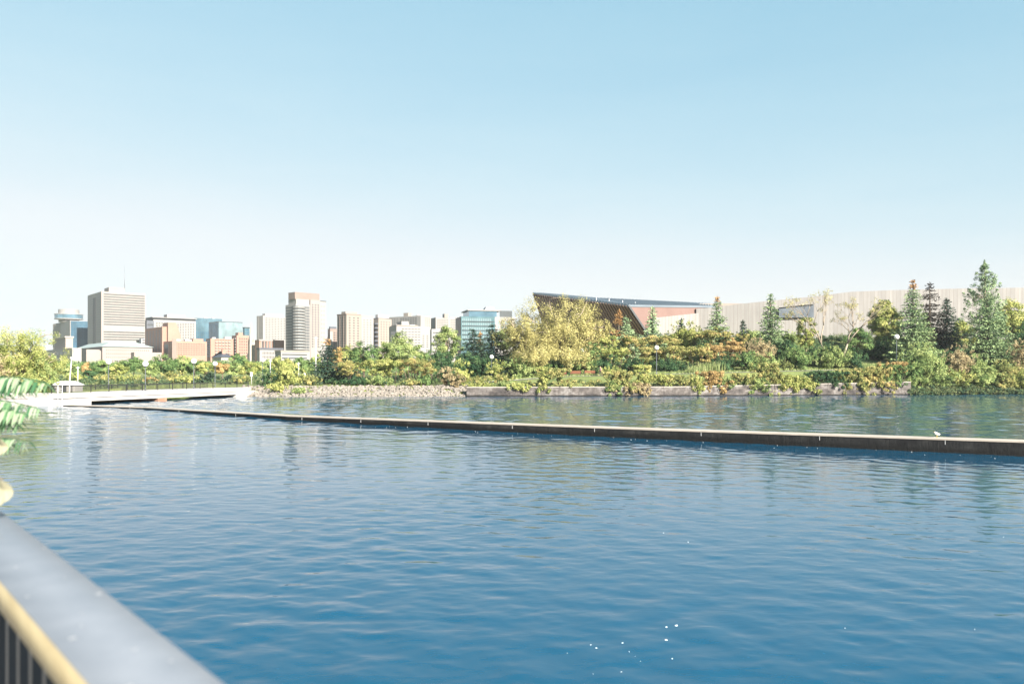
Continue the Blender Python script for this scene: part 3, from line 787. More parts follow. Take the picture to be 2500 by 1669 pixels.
b.grid('R', 4, NF, 5.6, xm-.4, b.z(858), b.h-1, 'pale_glass', .78, .72); b.grid('R', 3, 18, xm+.6, xw-.4, b.z(848), b.z(738), 'dark_glass', .42, .5, off=-.4)
b.grid('R', 2, 10, xw+.8, b.wr-.5, b.z(848), b.z(738), 'grey_glass', .22, .3, off=.4)

b = Bld('narrow_brick_block', 'narrow dark red brick block with pale strip right of condominium tower', 800, 806, 828, 802, 560, a=44)
b.body('brown_brick'); b.box('white_strip', 'white_concrete', -.2, 2.0, -.25, -.01, 0, b.h-2); b.grid('R', 2, 9, 2.4, b.wr-.4, b.z(860), b.h-2, 'dark_glass', .5, .4); b.box('penthouse', 'slate_roof', .5, b.wr-1.5, 1, b.wl-1, b.h+.01, b.h+1.5)
for spec in (
    ('beige_apartment', 'beige apartment block with bay column and white right wing', 823, 846, 911, 768, 520, 46),
    ('balcony_apartment', 'beige apartment block with dark curved balconies stacked on its left side', 911, 924, 956, 777, 540, 48)):
    b = Bld(*spec)
    if spec[0] == 'beige_apartment':
        xm = b.xr_(881); b.body('tan_wall'); b.box('white_wing', 'white_concrete', xm, b.wr, -.4, b.wl, 0, b.h-.6)
        b.grid('R', 3, 14, .8, xm-.6, b.z(860), b.h-1, 'dark_glass', .4, .42); b.grid('L', 4, 14, 1, b.wl-1, b.z(860), b.h-1, 'grey_glass', .5, .5); b.grid('R', 3, 14, xm+1, b.wr-1, b.z(860), b.h-2, 'pale_glass', .4, .35, off=-.4)
        b.box('parapet', 'brown_brick', -.2, xm-.02, -.2, b.wl, b.h+.01, b.h+.7); b.box('penthouse', 'tan_wall', 2, xm, 4, b.wl-2, b.h+.71, b.h+2.4)
        b.fins('L', 2, 1, b.wl-1, 0, b.h-.5, 'brown_brick', .12, proud=.3)
    else:
        b.body('tan_wall'); b.grid('R', 4, 12, 1.2, b.wr-.8, b.z(855), b.h-1.4, 'dark_glass', .38, .42); b.box('penthouse', 'grey_cladding', b.wr*.1, b.wr*.95, 2, b.wl-1, b.h+.01, b.z(767)); b.box('parapet', 'dark_metal', -.1, b.wr+.1, -.1, b.wl, b.h+.0, b.h+.35)
        for k in range(11):
            zc = b.h - 4 - k*2.9
            mb = MB(); mb.lathe([(0,-.1),(2.2,-.1),(2.2,.9),(2.05,.9),(2.05,.05),(0,.05)], 12, (0, b.wl*.45, zc), False); mb.build('balcony', M['slate_roof'], b.root)
b = Bld('gridded_apartment', 'tall white apartment slab with a grid of recessed balconies and a blank end wall', 946, 1027, 1052, 770, 640, a=54)
b.body('white_concrete'); b.grid('L', 7, 16, b.wl*.1, b.wl*.62, b.z(846), b.h-1, 'grey_glass', .62, .5); b.grid('R', 3, 16, b.wr*.4, b.wr-.8, b.z(846), b.h-1, 'pale_glass', .5, .35); b.grid('L', 4, 8, b.wl*.66, b.wl-1, b.z(812), b.h-1, 'neutral_glass', .4, .35)
b.box('lift_tower', 'tan_wall', 2, 6, b.wl*.42, b.wl*.56, b.h+.01, b.h+3)
b = Bld('terrace_apartment', 'lower white apartment block with long balcony lines stepping down in front', 950, 968, 1050, 795, 480, a=24)
b.body('white_concrete'); b.grid('R', 6, 8, 3, b.wr-6, b.z(852), b.h-1, 'neutral_glass', .7, .3); b.box('side_glass', 'deep_blue_glass', -.12, .02, 1, b.wl*.7, 0, b.h-3); b.grid('R', 2, 7, b.wr-5.5, b.wr-.5, b.z(848), b.h-5, 'grey_glass', .5, .4); b.box('roof_slab', 'tan_wall', .5, b.wr*.62, -.3, b.wl, b.h+.01, b.h+.6); b.box('penthouse', 'white_concrete', 4, b.wr*.4, 3, b.wl-2, b.h+.61, b.h+3)
b = Bld('long_apartment', 'long beige slab with balcony grid and tan blank end right of white slab', 1052, 1064, 1190, 775, 660, a=20)
b.body('beige_concrete'); b.box('end_wall', 'tan_wall', -.15, .02, .2, b.wl, 0, b.h+.2); b.grid('R', 7, 14, 1, b.xr_(1096)-.5, b.z(835), b.h-1, 'grey_glass', .66, .5); b.grid('R', 6, 14, b.xr_(1099), b.xr_(1127), b.z(835), b.h-1, 'grey_glass', .66, .5); b.box('lift_tower', 'tan_wall', b.xr_(1085), b.xr_(1094), -.3, 6, b.h+.0, b.z(765))
b = Bld('grey_annex', 'small plain grey block at the foot of the long beige slab', 1050, 1054, 1100, 803, 560, a=20)
b.body('grey_cladding'); b.bands('R', 4, b.z(848), b.h-1, 'grey_glass', .35)
b = Bld('teal_glass_block', 'teal glass residential block with stepped penthouse behind the spruces', 1112, 1126, 1208, 772, 430, a=14)
b.body('teal_glass'); b.grid('R', 16, 6, .4, b.xr_(1200), b.z(838), b.h-.4, 'aqua_glass', .62, .66, 'glazing'); b.bands('R', 6, b.z(838)-1.1, b.h-1.5, 'pale_glass', .12, name='floor_slab', proud=.5)
b.box('white_wing', 'white_concrete', b.xr_(1200)+.1, b.xr_(1258), .4, b.wl, 0, b.z(772)); b.grid('R', 5, 5, b.xr_(1203), b.xr_(1250), b.z(835), b.h-2, 'aqua_glass', .4, .5, off=.4)
b.box('penthouse', 'blue_glass', b.xr_(1147), b.xr_(1215), 2.5, b.wl+2, b.h+.01, b.z(757)); b.box('roof_slab', 'white_concrete', b.xr_(1143), b.xr_(1226), 1.8, b.wl+3, b.z(756.9), b.z(754.5))
b.box('glass_screen', 'pale_glass', b.xr_(1222), b.xr_(1252), 1.5, 1.9, b.h+.02, b.z(756)); 
mb = MB(); xa, xb = b.xr_(1187), b.xr_(1214); z0, z1 = b.z(754.4), b.z(745.5)
mb.hexa([(xa,4,z0),(xb,4,z0),(xb,12,z0),(xa,12,z0),(xa+1.3,5,z1),(xb-1.3,5,z1),(xb-1.3,10,z1),(xa+1.3,10,z1)]); mb.build('plant_room', M['grey_cladding'], b.root)
b.fins('L', 6, 1, b.wl-1, 0, b.h, 'pale_glass', .5, 'mullion', proud=.2)

def roof_plant(b, n, seed, z=None):
    rng = np.random.default_rng(seed)
    for k in range(n):
        x, y = rng.uniform(.12, .8)*b.wr, rng.uniform(.15, .7)*b.wl; s_ = rng.uniform(1.2, 2.6)
        b.box('roof_unit', 'grey_cladding', x, x+s_*1.5, y, y+s_, (z or b.h)+.02, (z or b.h)+s_*.7)
for nm, n_, sd_ in (('brick_wing', 3, 3), ('brick_terrace', 3, 4), ('glass_office', 3, 5), ('white_apartment', 2, 6), ('terrace_apartment', 3, 7), ('long_apartment', 4, 8), ('gridded_apartment', 3, 9), ('brick_apartment', 2, 10)):
    if nm in BLOCKS: roof_plant(BLOCKS[nm], n_, sd_)

# ------------------------------------------------------------------ museum on the hill
mu = thing('copper_museum', 'angular museum with dark ribbed copper prow and long board marked concrete walls', 'museum', (27.8, 190, 8))
mo = Vector((27.8, 190, 8))
def Q(px, py, Y): return P(px, py, Y) - mo
def lerp(a, b_, t_): return a + (b_-a)*t_
TL, TR, BL, BR = Q(1302,717,226), Q(1534,746.5,190), Q(1346,852,222), Q(1582,818,193)
def slab(mb, a, b_, c, d, th):                    # quad a b c d with thickness along th
    th = Vector(th); mb.hexa([a, b_, b_+th, a+th, d, c, c+th, d+th])
mb = MB()
for k in range(38):
    f0, f1 = k/38, (k+1)/38
    slab(mb, lerp(BL,BR,f0), lerp(BL,BR,f1), lerp(TL,TR,f1), lerp(TL,TR,f0), (.6, 1.0, 0))
mb.build('prow_wall', M['shade_copper'], mu)
nrm = (TR-TL).cross(BL-TL).normalized(); nrm = nrm if nrm.y < 0 else -nrm
for k in range(38):
    f0 = (k+.2)/38; f1 = (k+.62)/38
    a, b_, c, d = lerp(BL,BR,f0), lerp(BL,BR,f1), lerp(TL,TR,f1), lerp(TL,TR,f0)
    mb = MB(); slab(mb, a+nrm*.02, b_+nrm*.02, c+nrm*.02, d+nrm*.02, nrm*.35); mb.build('rib', M['rib_copper'], mu)
pr = Q(1745, 748.5, 212)
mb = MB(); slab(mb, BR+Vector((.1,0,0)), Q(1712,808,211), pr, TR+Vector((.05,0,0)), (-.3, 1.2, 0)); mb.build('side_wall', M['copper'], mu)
a0_, a1_ = TR+Vector((-.1,-.05,0)), BR+Vector((-.1,-.05,0))
mb = MB(); slab(mb, a1_, a1_+Vector((.5,.1,0)), a0_+Vector((.5,.1,0)), a0_, (0,-.45,0)); mb.build('corner_trim', M['pole_metal'], mu)
UL, UM, UR = Q(1303,713.5,227), Q(1452,727,240), Q(1748,741,246)
th = Vector((0,0,-.5))
mb = MB()
lo = [TL+Vector((-.1,-.3,.25)), TR+Vector((0,-.3,.25)), pr+Vector((0,-.3,.2))]
mb.add([lo[0], lo[1], lo[2], UR, UM, UL] , [(0,1,4,5),(1,2,3,4)])
mb.add([v+th for v in (lo[0], lo[1], lo[2], UR, UM, UL)], [(5,4,1,0),(4,3,2,1)])
allv = [lo[0], lo[1], lo[2], UR, UM, UL]
for i in range(6):
    a, b_ = allv[i], allv[(i+1)%6]; mb.add([a, b_, b_+th, a+th], [(3,2,1,0)])
for k in range(70):
    f = k/69
    a = lerp(lo[0], lo[1], f*2) if f < .5 else lerp(lo[1], lo[2], f*2-1)
    b_ = lerp(UL, UM, f*2) if f < .5 else lerp(UM, UR, f*2-1)
    mb.beam(a+Vector((0,0,.08)), b_+Vector((0,0,.08)), .12, .22)
mb.build('roof', M['roof_sky_copper'], mu)
for px in (1456,1487,1520,1551,1591):
    f = (px-1302)/443; p = Q(px, 717+ (px-1302)*.118 , 200)
    mb = MB(); mb.tube([p, p+Vector((0,0,1.0))], [.1,.08], 6); mb.build('vent_pipe', M['white_metal'], mu)
# concrete parts
def cwall(name, pts, bot, mat='board_concrete', th=(0,1.2,0), par=None):
    mb = MB(); n = len(pts)
    th = Vector(th)
    tops = [Q(*p) for p in pts]; bots = [Vector((p.x, p.y, b__ - mo.z)) for p, b__ in zip(tops, bot)]
    for i in range(n-1):
        slab(mb, bots[i], bots[i+1], tops[i+1], tops[i], th)
    return mb.build(name, M[mat], par or mu)
cwall('low_wall', [(1594,776,193.2),(1706,764,203.5)], (11,11))
main = cwall('main_wall', [(1700,753.5,205.5),(1745,750,205),(1800,742.5,204),(1870,735,203),(1983,724,202),(2078,712,201),(2180,708,200.5),(2354,704,199),(2500,702,198),(2760,700,196)], [11]*10)
cwall('rear_wall', [(1706,741,222),(1770,740,222),(1830,741,222)], (14,)*3, 'tan_wall')
mb = MB(); pts = [Q(1901,750,202.0), Q(1986,742,201.6), Q(1986,775,201.6), Q(1901,775,202.0)]
slab(mb, pts[3], pts[2], pts[1], pts[0], (0,-.25,0)); wn2 = mb.build('window', M['window_grey'], mu)  # proud grey panel; the sunken window's shade is put into its colour
mb = MB(); e = [Q(1899.5,751,201.6), Q(1987.5,742.2,201.2)]
slab(mb, e[0], e[1], e[1]+Vector((0,0,.45)), e[0]+Vector((0,0,.45)), (0,-.35,0)); mb.build('window_hood', M['board_concrete'], mu)

# ------------------------------------------------------------------ vegetation
def unit(a): return a / np.maximum(np.linalg.norm(a, axis=1, keepdims=True), 1e-9)
def cloud(rng, C, Rr, n, size, flat=1.0, up=.45, asp=.62, droop=0.0, ctint=None, ctr=None):
    n = int(n*2.1); size = size*.66
    C = np.asarray(C, float); N = len(C)
    Rr = np.broadcast_to(np.asarray(Rr, float), (N,))
    idx = np.repeat(np.arange(N), n)
    g = unit(rng.normal(size=(N*n, 3)))
    off = g * (rng.random((N*n, 1))**.45) * Rr[idx][:, None]
    off[:, 2] *= flat
    pos = C[idx] + off
    nr = g*.7 + rng.normal(size=g.shape)*.5
    if ctr is not None: nr += unit(pos - np.asarray(ctr, float))*.75
    nr[:, 2] += up*.8; nr = unit(nr)
    t = unit(np.cross(nr, rng.normal(size=g.shape)))
    if droop: t[:, 2] -= droop; t = unit(t)
    bt = np.cross(nr, t)
    s = (size * (.55 + .9*rng.random((N*n, 1))))*.5
    V = np.stack([pos - t*s, pos - bt*s*asp, pos + t*s, pos + bt*s*asp], 1).reshape(-1, 3)
    ct = rng.normal(size=N)*.2 if ctint is None else np.asarray(ctint)
    tint = np.clip(.5 + ct[idx] + rng.normal(size=N*n)*.15, 0, 1)
    return V, tint
def leaf_mesh(name, V, tint, mat):
    n = len(V)//4
    me = bpy.data.meshes.new(name)
    me.vertices.add(4*n); me.vertices.foreach_set('co', np.ascontiguousarray(V, dtype=np.float32).ravel())
    me.loops.add(4*n); me.loops.foreach_set('vertex_index', np.arange(4*n, dtype=np.int32))
    me.polygons.add(n); me.polygons.foreach_set('loop_start', np.arange(0, 4*n, 4, dtype=np.int32))
    at = me.attributes.new('tint', 'FLOAT', 'FACE'); at.data.foreach_set('value', np.asarray(tint, dtype=np.float32))
    me.materials.append(M[mat]); me.update(calc_edges=True)
    return me

def shell(rng, n, rx, ry, rz, cz, inner=.35, lobes=6, lob=.3):
    d = unit(rng.normal(size=(n, 3)))
    L = unit(rng.normal(size=(lobes, 3)))
    m = np.max(d @ L.T, axis=1)
    k = (1 - lob) + lob * np.clip(m, 0, 1)**2
    r = (inner + (1-inner)*rng.random(n)**.6) * k
    return np.stack([d[:,0]*rx*r, d[:,1]*ry*r, cz + d[:,2]*rz*r], 1)

def limbs(rng, mb, top, targets, r0, base=(0,0,0), bend=.25):
    top = Vector(top)
    for c in targets:
        c = Vector(c); m_ = (top*.45 + c*.55) + Vector((rng.normal()*bend, rng.normal()*bend, -abs(c.z-top.z)*.12))
        mb.tube([top, m_, c], [r0*.55, r0*.32, r0*.1], 5)

def plant(name, label, cat, loc, parts, group):
    t = thing(name, label, cat, loc, 0, group)
    for nm, me in parts:
        if me is not None: link(nm, me, t)
    return t

def g_tree(rng, h, w, px, mat, crown_z=.58, rz=.43, dens=1.0, bark='bark', lob=.3, inner=.35, asp=.62):
    rx = w/2*1.0; s = 2.3*px
    ncl = int(np.clip(34 * dens * (w*h)/40, 26, 120))
    C = shell(rng, ncl, rx*.86, rx*.86, h*rz*.9, h*crown_z, inner, 7, lob)
    C[:, :2] *= np.clip(1.12 - .55*np.clip((C[:, 2:3]/h - crown_z)/(1-crown_z), 0, 1)**1.4, .35, 1.1)
    V, t = cloud(rng, C, rng.uniform(.75, 1.25, ncl)*max(w*.115, .5), int(46*dens), s, .75, asp=asp, ctr=(0,0,h*(crown_z-.12)))
    mb = MB(); r0 = max(.1, h*.022)
    mb.tube([(0,0,-.4),(rng.normal()*.1,rng.normal()*.1,h*.25),(0,0,h*.42),(0,0,h*.8)], [r0*1.3, r0, r0*.75, r0*.2], 7)
    limbs(rng, mb, (0,0,h*.35), C[rng.choice(ncl, min(10, ncl), False)], r0)
    return [('trunk', mb.mesh('trunk', M[bark])), ('crown', leaf_mesh('crown', V, t, mat))]

def g_bush(rng, h, w, px, mat, dens=1.0, bark='bark'):
    s = 2.2*px; ncl = int(np.clip(26*dens*(w*h)/14, 16, 110))
    C = shell(rng, ncl, w*.43, w*.43, h*.55, h*.42, .3, 7, .38); C[:, 2] = np.maximum(C[:, 2], .15)
    V, t = cloud(rng, C, rng.uniform(.6, 1.3, ncl)*max(w*.10, .35), int(40*dens), s, .85, ctr=(0,0,h*.25))
    # loose shoots that break the outline
    k = int(12 + w*5); d = unit(rng.normal(size=(k, 3))); d[:, 2] = np.abs(d[:, 2])
    tip = np.stack([d[:,0]*w*.5, d[:,1]*w*.5, h*.42 + d[:,2]*h*.62], 1)
    V2, t2 = cloud(rng, tip, .3*max(px/.18, 1)*.9, 7, s*.9, 1.5)
    mb = MB()
    for q in range(6):
        e = C[rng.integers(ncl)]; mb.tube([(rng.normal()*.15, rng.normal()*.15, -.2), (e[0]*.5, e[1]*.5, e[2]*.6), tuple(e)], [.06, .045, .02], 5)
    return [('stem', mb.mesh('stem', M[bark])), ('foliage', leaf_mesh('foliage', np.concatenate([V, V2]), np.concatenate([t, t2]), mat))]

def g_sumac(rng, h, w, px, mat, dens=1.0):
    ns = int(np.clip(w*1.1, 4, 10)); mb = MB(); tips = []
    for q in range(ns):
        a = rng.uniform(0, 6.28); r = w*.46*math.sqrt(rng.random()); bx, by = r*.45*math.cos(a), r*.45*math.sin(a)
        ex, ey = r*math.cos(a), r*math.sin(a); ez = h*(.72 + .22*math.sqrt(max(0, 1-(r/(w*.5))**2))*rng.uniform(.7, 1.1))
        mb.tube([(bx,by,-.3), ((bx+ex)/2+rng.normal()*.12, (by+ey)/2, ez*.5), (ex,ey,ez)], [.075,.06,.03], 5)
        for s_ in range(6):
            tips.append((ex + rng.normal()*w*.10, ey + rng.normal()*w*.10, ez + rng.normal()*h*.06))
        if rng.random() < .6:
            for s_ in range(3): tips.append((ex + rng.normal()*w*.08, ey + rng.normal()*w*.08, ez*rng.uniform(.45, .8)))
    tips = np.array(tips)
    V, t = cloud(rng, tips, rng.uniform(.7, 1.2, len(tips))*max(.09*w, .5), int(34*dens), 2.9*px, .5, .6, .34, .5)
    return [('stem', mb.mesh('stem', M['bark'])), ('foliage', leaf_mesh('foliage', V, t, mat))]

def g_conifer(rng, h, w, px, mat, bare=.05, dens=1.0, power=.8, droop=.24, tip=None, gap=0.0):
    mb = MB(); r0 = max(.08, h*.016)
    mb.tube([(0,0,-.4),(0,0,h*.5),(0,0,h*.985)], [r0*1.3, r0*.8, .03], 6)
    k = max(px/.18, .8); lv = int(np.clip(h/(.5*k), 9, 30)); P_, T_, S_, TI = [], [], [], []
    for l_ in range(lv):
        f = (l_ + rng.random()*.4)/lv
        r = w/2*(1-f)**power*rng.uniform(.8, 1.15) + .3*k
        if gap and rng.random() < gap: continue
        nb = max(7, int((8 + 8*(1-f))*dens))
        for q in range(nb):
            a = (q + rng.random())*6.28/nb; rr_ = r*rng.uniform(.6, 1.12); bt = rng.normal()*.17
            z0 = h*(bare + (1-bare)*f) + rng.normal()*.16*h/lv
            dv = np.array([math.cos(a), math.sin(a), 0]); sd = np.array([-dv[1], dv[0], 0])
            n_ = max(8, int(rr_/(.11*k)))
            u = np.clip((np.arange(n_) + rng.random(n_))/n_, .04, 1.05)
            sw = rng.normal(size=n_)*.20*rr_*(1.2-u)
            p = dv[None]*(rr_*u)[:, None] + sd[None]*sw[:, None]; p[:, 2] = z0 - droop*rr_*u + .15*rr_*u*u + rng.normal(size=n_)*.10*k - np.abs(rng.normal(size=n_))*.10*k
            t = dv[None] + sd[None]*(np.sign(sw)*.6)[:, None] + rng.normal(size=(n_, 3))*.35; t[:, 2] -= .15
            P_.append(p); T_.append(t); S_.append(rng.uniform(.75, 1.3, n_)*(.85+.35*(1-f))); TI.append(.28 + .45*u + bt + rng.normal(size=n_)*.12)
    m_ = 10; z = h*(.9 + .11*np.arange(m_)/m_); P_.append(np.stack([rng.normal(size=m_)*.06, rng.normal(size=m_)*.06, z], 1)); T_.append(np.stack([rng.normal(size=m_)*.4, rng.normal(size=m_)*.4, np.ones(m_)], 1)); S_.append(np.full(m_, .6)); TI.append(np.full(m_, .6))
    P_ = np.concatenate(P_); T_ = unit(np.concatenate(T_)); S_ = np.concatenate(S_)[:, None]*2.2*px*.5; TI = np.concatenate(TI)
    ou = unit(P_*np.array([1,1,0]) + 1e-6)
    nr = unit(rng.normal(size=P_.shape)*.6 + ou*.7 + np.array([0,0,.7])); bt = unit(np.cross(nr, T_))
    V = np.stack([P_-T_*S_, P_-bt*S_*.45, P_+T_*S_, P_+bt*S_*.45], 1)
    ti = np.clip(TI, 0, 1)
    out = [('trunk', mb.mesh('trunk', M['bark']))]
    if tip:
        up_ = P_[:, 2] > h*tip[1]
        out.append(('crown', leaf_mesh('crown', V[~up_].reshape(-1,3), ti[~up_], mat)))
        out.append(('crown_tip', leaf_mesh('crown_tip', V[up_].reshape(-1,3), ti[up_], tip[0])))
    else: out.append(('crown', leaf_mesh('crown', V.reshape(-1,3), ti, mat)))
    return out

def g_pine(rng, h, w, px, mat):
    mb = MB(); mb.tube([(0,0,-.4),(.1,0,h*.5),(0,0,h*.98)], [h*.022, h*.015, .04], 6); C, Rr = [], []
    for k in range(250):
        f = rng.random()**.85; z = h*(.1+.86*f); r = w/2*min(.92, (1-f)**.8*1.12)*rng.uniform(.25, 1.12)+.05; a = rng.uniform(0, 6.28)
        e = (r*math.cos(a), r*math.sin(a), z + r*.28); C.append(e); Rr.append(max(.22, w*.062*(1.2-.75*f)))
        if k % 2: mb.tube([(0,0,z-r*.1), (e[0]*.6,e[1]*.6,z), e], [.06,.045,.02], 4)
        if r > w*.2:                              # an upturned shoot at the branch end
            C.append((e[0]*1.06, e[1]*1.06, e[2]+.45)); Rr.append(.26)
    for q in range(5): C.append((rng.normal()*.12, rng.normal()*.12, h*(.93+.016*q))); Rr.append(.34-.05*q)
    V, t = cloud(rng, C, Rr, 22, 2.3*px, 1.0, .45, .42, ctr=(0,0,h*.3))
    return [('trunk', mb.mesh('trunk', M['bark'])), ('crown', leaf_mesh('crown', V, t, mat))]

def g_big(rng, h, w, px, mat, nl=9, dens=1.0, lowest=.12):
    """broad old tree: several leaning limbs, each with drooping leaf masses and gaps between them"""
    mb = MB(); C, Rr = [], []
    mb.tube([(0,0,-.5),(.2,0,h*.14),(.1,0,h*.3)], [h*.04, h*.032, h*.022], 8)
    for q in range(nl):
        a = q*6.28/nl + rng.normal()*.3; reach = w*.5*rng.uniform(.45, .98); zt = h*rng.uniform(.5, .97)*(1.06-.35*(reach/(w*.5))**2)
        e = Vector((reach*math.cos(a), reach*math.sin(a), zt)); m_ = Vector((e.x*.42, e.y*.42, zt*.62))
        mb.tube([(.1,0,h*.22), m_, (e+m_)*.5+Vector((rng.normal()*.3,rng.normal()*.3,.2)), e], [h*.017, h*.011, h*.007, h*.002], 6)
        for s_ in range(11):
            u = rng.random(); b_ = m_.lerp(e, .15 + .95*u)
            sp = w*.10
            p = Vector((b_.x + rng.normal()*sp, b_.y + rng.normal()*sp, b_.z + rng.normal()*h*.07))
            for d_ in range(3):                   # drooping curtain below each mass
                C.append((p.x + rng.normal()*.3, p.y + rng.normal()*.3, max(h*lowest, p.z - d_*h*.075*rng.uniform(.5, 1.4)))); Rr.append(w*.05*(1.1-.2*d_)+.2)
            if s_ % 4 == 0: mb.tube([tuple(b_), ((b_.x+p.x)/2, (b_.y+p.y)/2, (b_.z+p.z)/2+.2), tuple(p)], [.08,.05,.02], 4)
    V, t = cloud(rng, C, Rr, int(27*dens), 2.0*px, .95, .4, .5, .25, ctr=(0,0,h*.35))
    return [('trunk', mb.mesh('trunk', M['pale_bark'])), ('crown', leaf_mesh('crown', V, t, mat))]

def g_bare(rng, h, w, px, mat):
    mb = MB(); tips = []
    def grow(p, d, L, r, lev):
        e = p + d*L; mid = p + d*L*.5 + Vector((rng.normal(),rng.normal(),0))*L*.06
        mb.tube([p, mid, e], [r, r*.8, r*.6], 5)
        if lev == 0: tips.append(tuple(e)); return
        for q in range(3 if lev > 1 else 4):
            nd = (d + Vector((rng.normal()*.42, rng.normal()*.42, rng.uniform(0,.25)))).normalized(); grow(e, nd, L*rng.uniform(.55,.85), r*.55, lev-1)
    for dx in (-.52, .48): grow(Vector((0,0,-.3)), Vector((dx,rng.normal()*.1,.9)).normalized(), h*.36, h*.018, 4)
    tips = np.array(tips); k = tips[:, 2].max(); tips_s = tips[rng.random(len(tips)) < .75]
    V, t = cloud(rng, tips_s, .55, 9, 1.5*px, 1)
    return [('trunk', mb.mesh('trunk', M['pale_bark'])), ('crown', leaf_mesh('crown', V, t, mat))]

GEN = dict(tree=g_tree, bush=g_bush, sumac=g_sumac, conifer=g_conifer, pine=g_pine, big=g_big, bare=g_bare)
NAME = dict(tree=('leafy_tree','tree'), bush=('bush','bush'), sumac=('sumac','shrub'), conifer=('spruce_tree','tree'), pine=('pine_tree','tree'), big=('old_tree','tree'), bare=('sparse_tree','tree'))
seed_ = [100]
def put(gen, mat, px, ytop, wpx, Y, label, group, zb=None, **kw):
    seed_[0] += 1
    rng = np.random.default_rng(seed_[0])
    if gen == 'conifer': wpx *= 1.4
    if gen == 'pine': wpx *= 1.2
    X = U(px)*Y; zg = tz(X, Y) if zb is None else zb
    zt = H - (ytop-HY)/F*Y; h = max(.8, zt - zg); w = wpx/F*Y
    pxs = Y/F*2.44
    return plant(NAME[gen][0], label, NAME[gen][1], (X, Y, zg), GEN[gen](rng, h, w, pxs, mat, **kw), group)

GA, GB, GC, GD, GE, GF = ('trees beyond the bridge', 'plants along the middle bank', 'plants on the museum slope', 'evergreens by the museum', 'bushes at the right shore', 'creepers on the canal wall')
# beyond the bridge, left to right
put('big', 'yellow_green', 52, 792, 165, 113, 'large pale yellow green tree at far left behind the white retaining wall', GA, nl=14, lowest=.2, dens=1.7)
put('bush', 'pinkish', 8, 868, 60, 107, 'pinkish brown bush at the left edge under the large pale tree', GA)
put('bush', 'light_green', 118, 868, 60, 109, 'light green bush at the foot of the large pale tree', GA)
put('bush', 'yellow_green', 60, 905, 150, 106, 'broad low yellow green bush behind the retaining wall', GA)
for a in (
 ('tree','light_green',176,888,46,180,'small light green tree right of the leaning mast'),
 ('bush','yellow_green',183,916,52,160,'yellow green bush below the white office by the bridge end'),
 ('tree','orange',211,880,40,200,'small orange tinged tree in front of the stone hall columns'),
 ('tree','mid_green',248,877,66,190,'round green tree in front of the stone hall'),
 ('tree','dark_green',222,903,58,165,'dark green tree just above the bridge railing at left'),
 ('bush','bank_mix',262,912,60,150,'mixed yellow and orange bush behind the first globe lamp'),
 ('tree','yellow_green',292,884,52,185,'pale tree between the two leftmost globe lamps'),
 ('tree','mid_green',326,868,78,195,'broad green tree under the right end of the stone hall'),
 ('bush','yellow_green',316,914,60,150,'yellow green bush left of the second globe lamp'),
 ('tree','light_green',366,880,60,175,'light green tree directly behind the second globe lamp'),
 ('bush','orange',366,924,36,148,'small orange bush beneath the second globe lamp'),
 ('tree','mid_green',404,864,84,185,'tall green tree in front of the orange brick block'),
 ('tree','light_green',444,866,74,190,'light green tree in front of the low brick wing'),
 ('bush','bank_mix',424,908,64,150,'yellow orange bush left of the third globe lamp'),
 ('tree','mid_green',474,876,58,180,'green tree behind the third globe lamp'),
 ('bush','yellow_green',462,918,54,149,'low yellow bush under the third globe lamp'),
 ('tree','yellow_green',500,882,52,172,'yellow green tree between third and fourth globe lamps'),
 ('conifer','dark_spruce',487,917,20,152,'tiny dark spruce left of the fourth globe lamp'),
 ('conifer','dark_spruce',512,908,34,155,'small dark spruce just left of the fourth globe lamp post'),
 ('tree','orange',543,876,52,165,'orange autumn tree right of the fourth globe lamp'),
 ('conifer','dark_spruce',560,915,40,152,'low dark spruce at the foot of the orange autumn tree'),
 ('tree','mid_green',581,858,52,260,'rounded dark green tree in front of the church'),
 ('tree','light_green',572,884,58,178,'light green tree behind the low dark spruce'),
 ('tree','yellow_green',612,876,66,172,'yellow green tree left of the fifth globe lamp'),
 ('bush','bank_mix',588,918,46,148,'yellow brown bush near the right end of the bridge'),
 ('tree','light_green',652,870,66,185,'light green tree behind the fifth globe lamp'),
 ('tree','yellow_green',690,868,74,176,'bright yellow green tree below the low white podium'),
 ('tree','mid_green',738,868,70,182,'green tree below the condominium tower'),
 ('tree','light_green',770,858,50,190,'pale green tree behind the tall utility pole'),
 ('bush','dark_green',658,902,70,143,'rounded dark green bush on the stones right of the bridge'),
 ('bush','yellow_green',706,893,84,143.5,'yellow bush at the shore right of the dark green bush'),
 ('bush','yellow_green',676,938,64,140.4,'low bright bush spilling over the stones near the bridge'),
 ('bush','light_green',736,948,44,139.8,'small pale green bush at the waterline'),
 ('bush','bank_mix',758,918,56,146,'yellow brown bush below the small globe lamp'),
): put(*a, GA)
put('conifer', 'dark_spruce', 799, 822, 78, 150, 'dark spruce with an orange tip near the shore', GB, tip=('orange_spruce', .82))
put('conifer', 'dark_spruce', 846, 868, 66, 152, 'low dark spruce right of the orange tipped one', GB, power=.7)
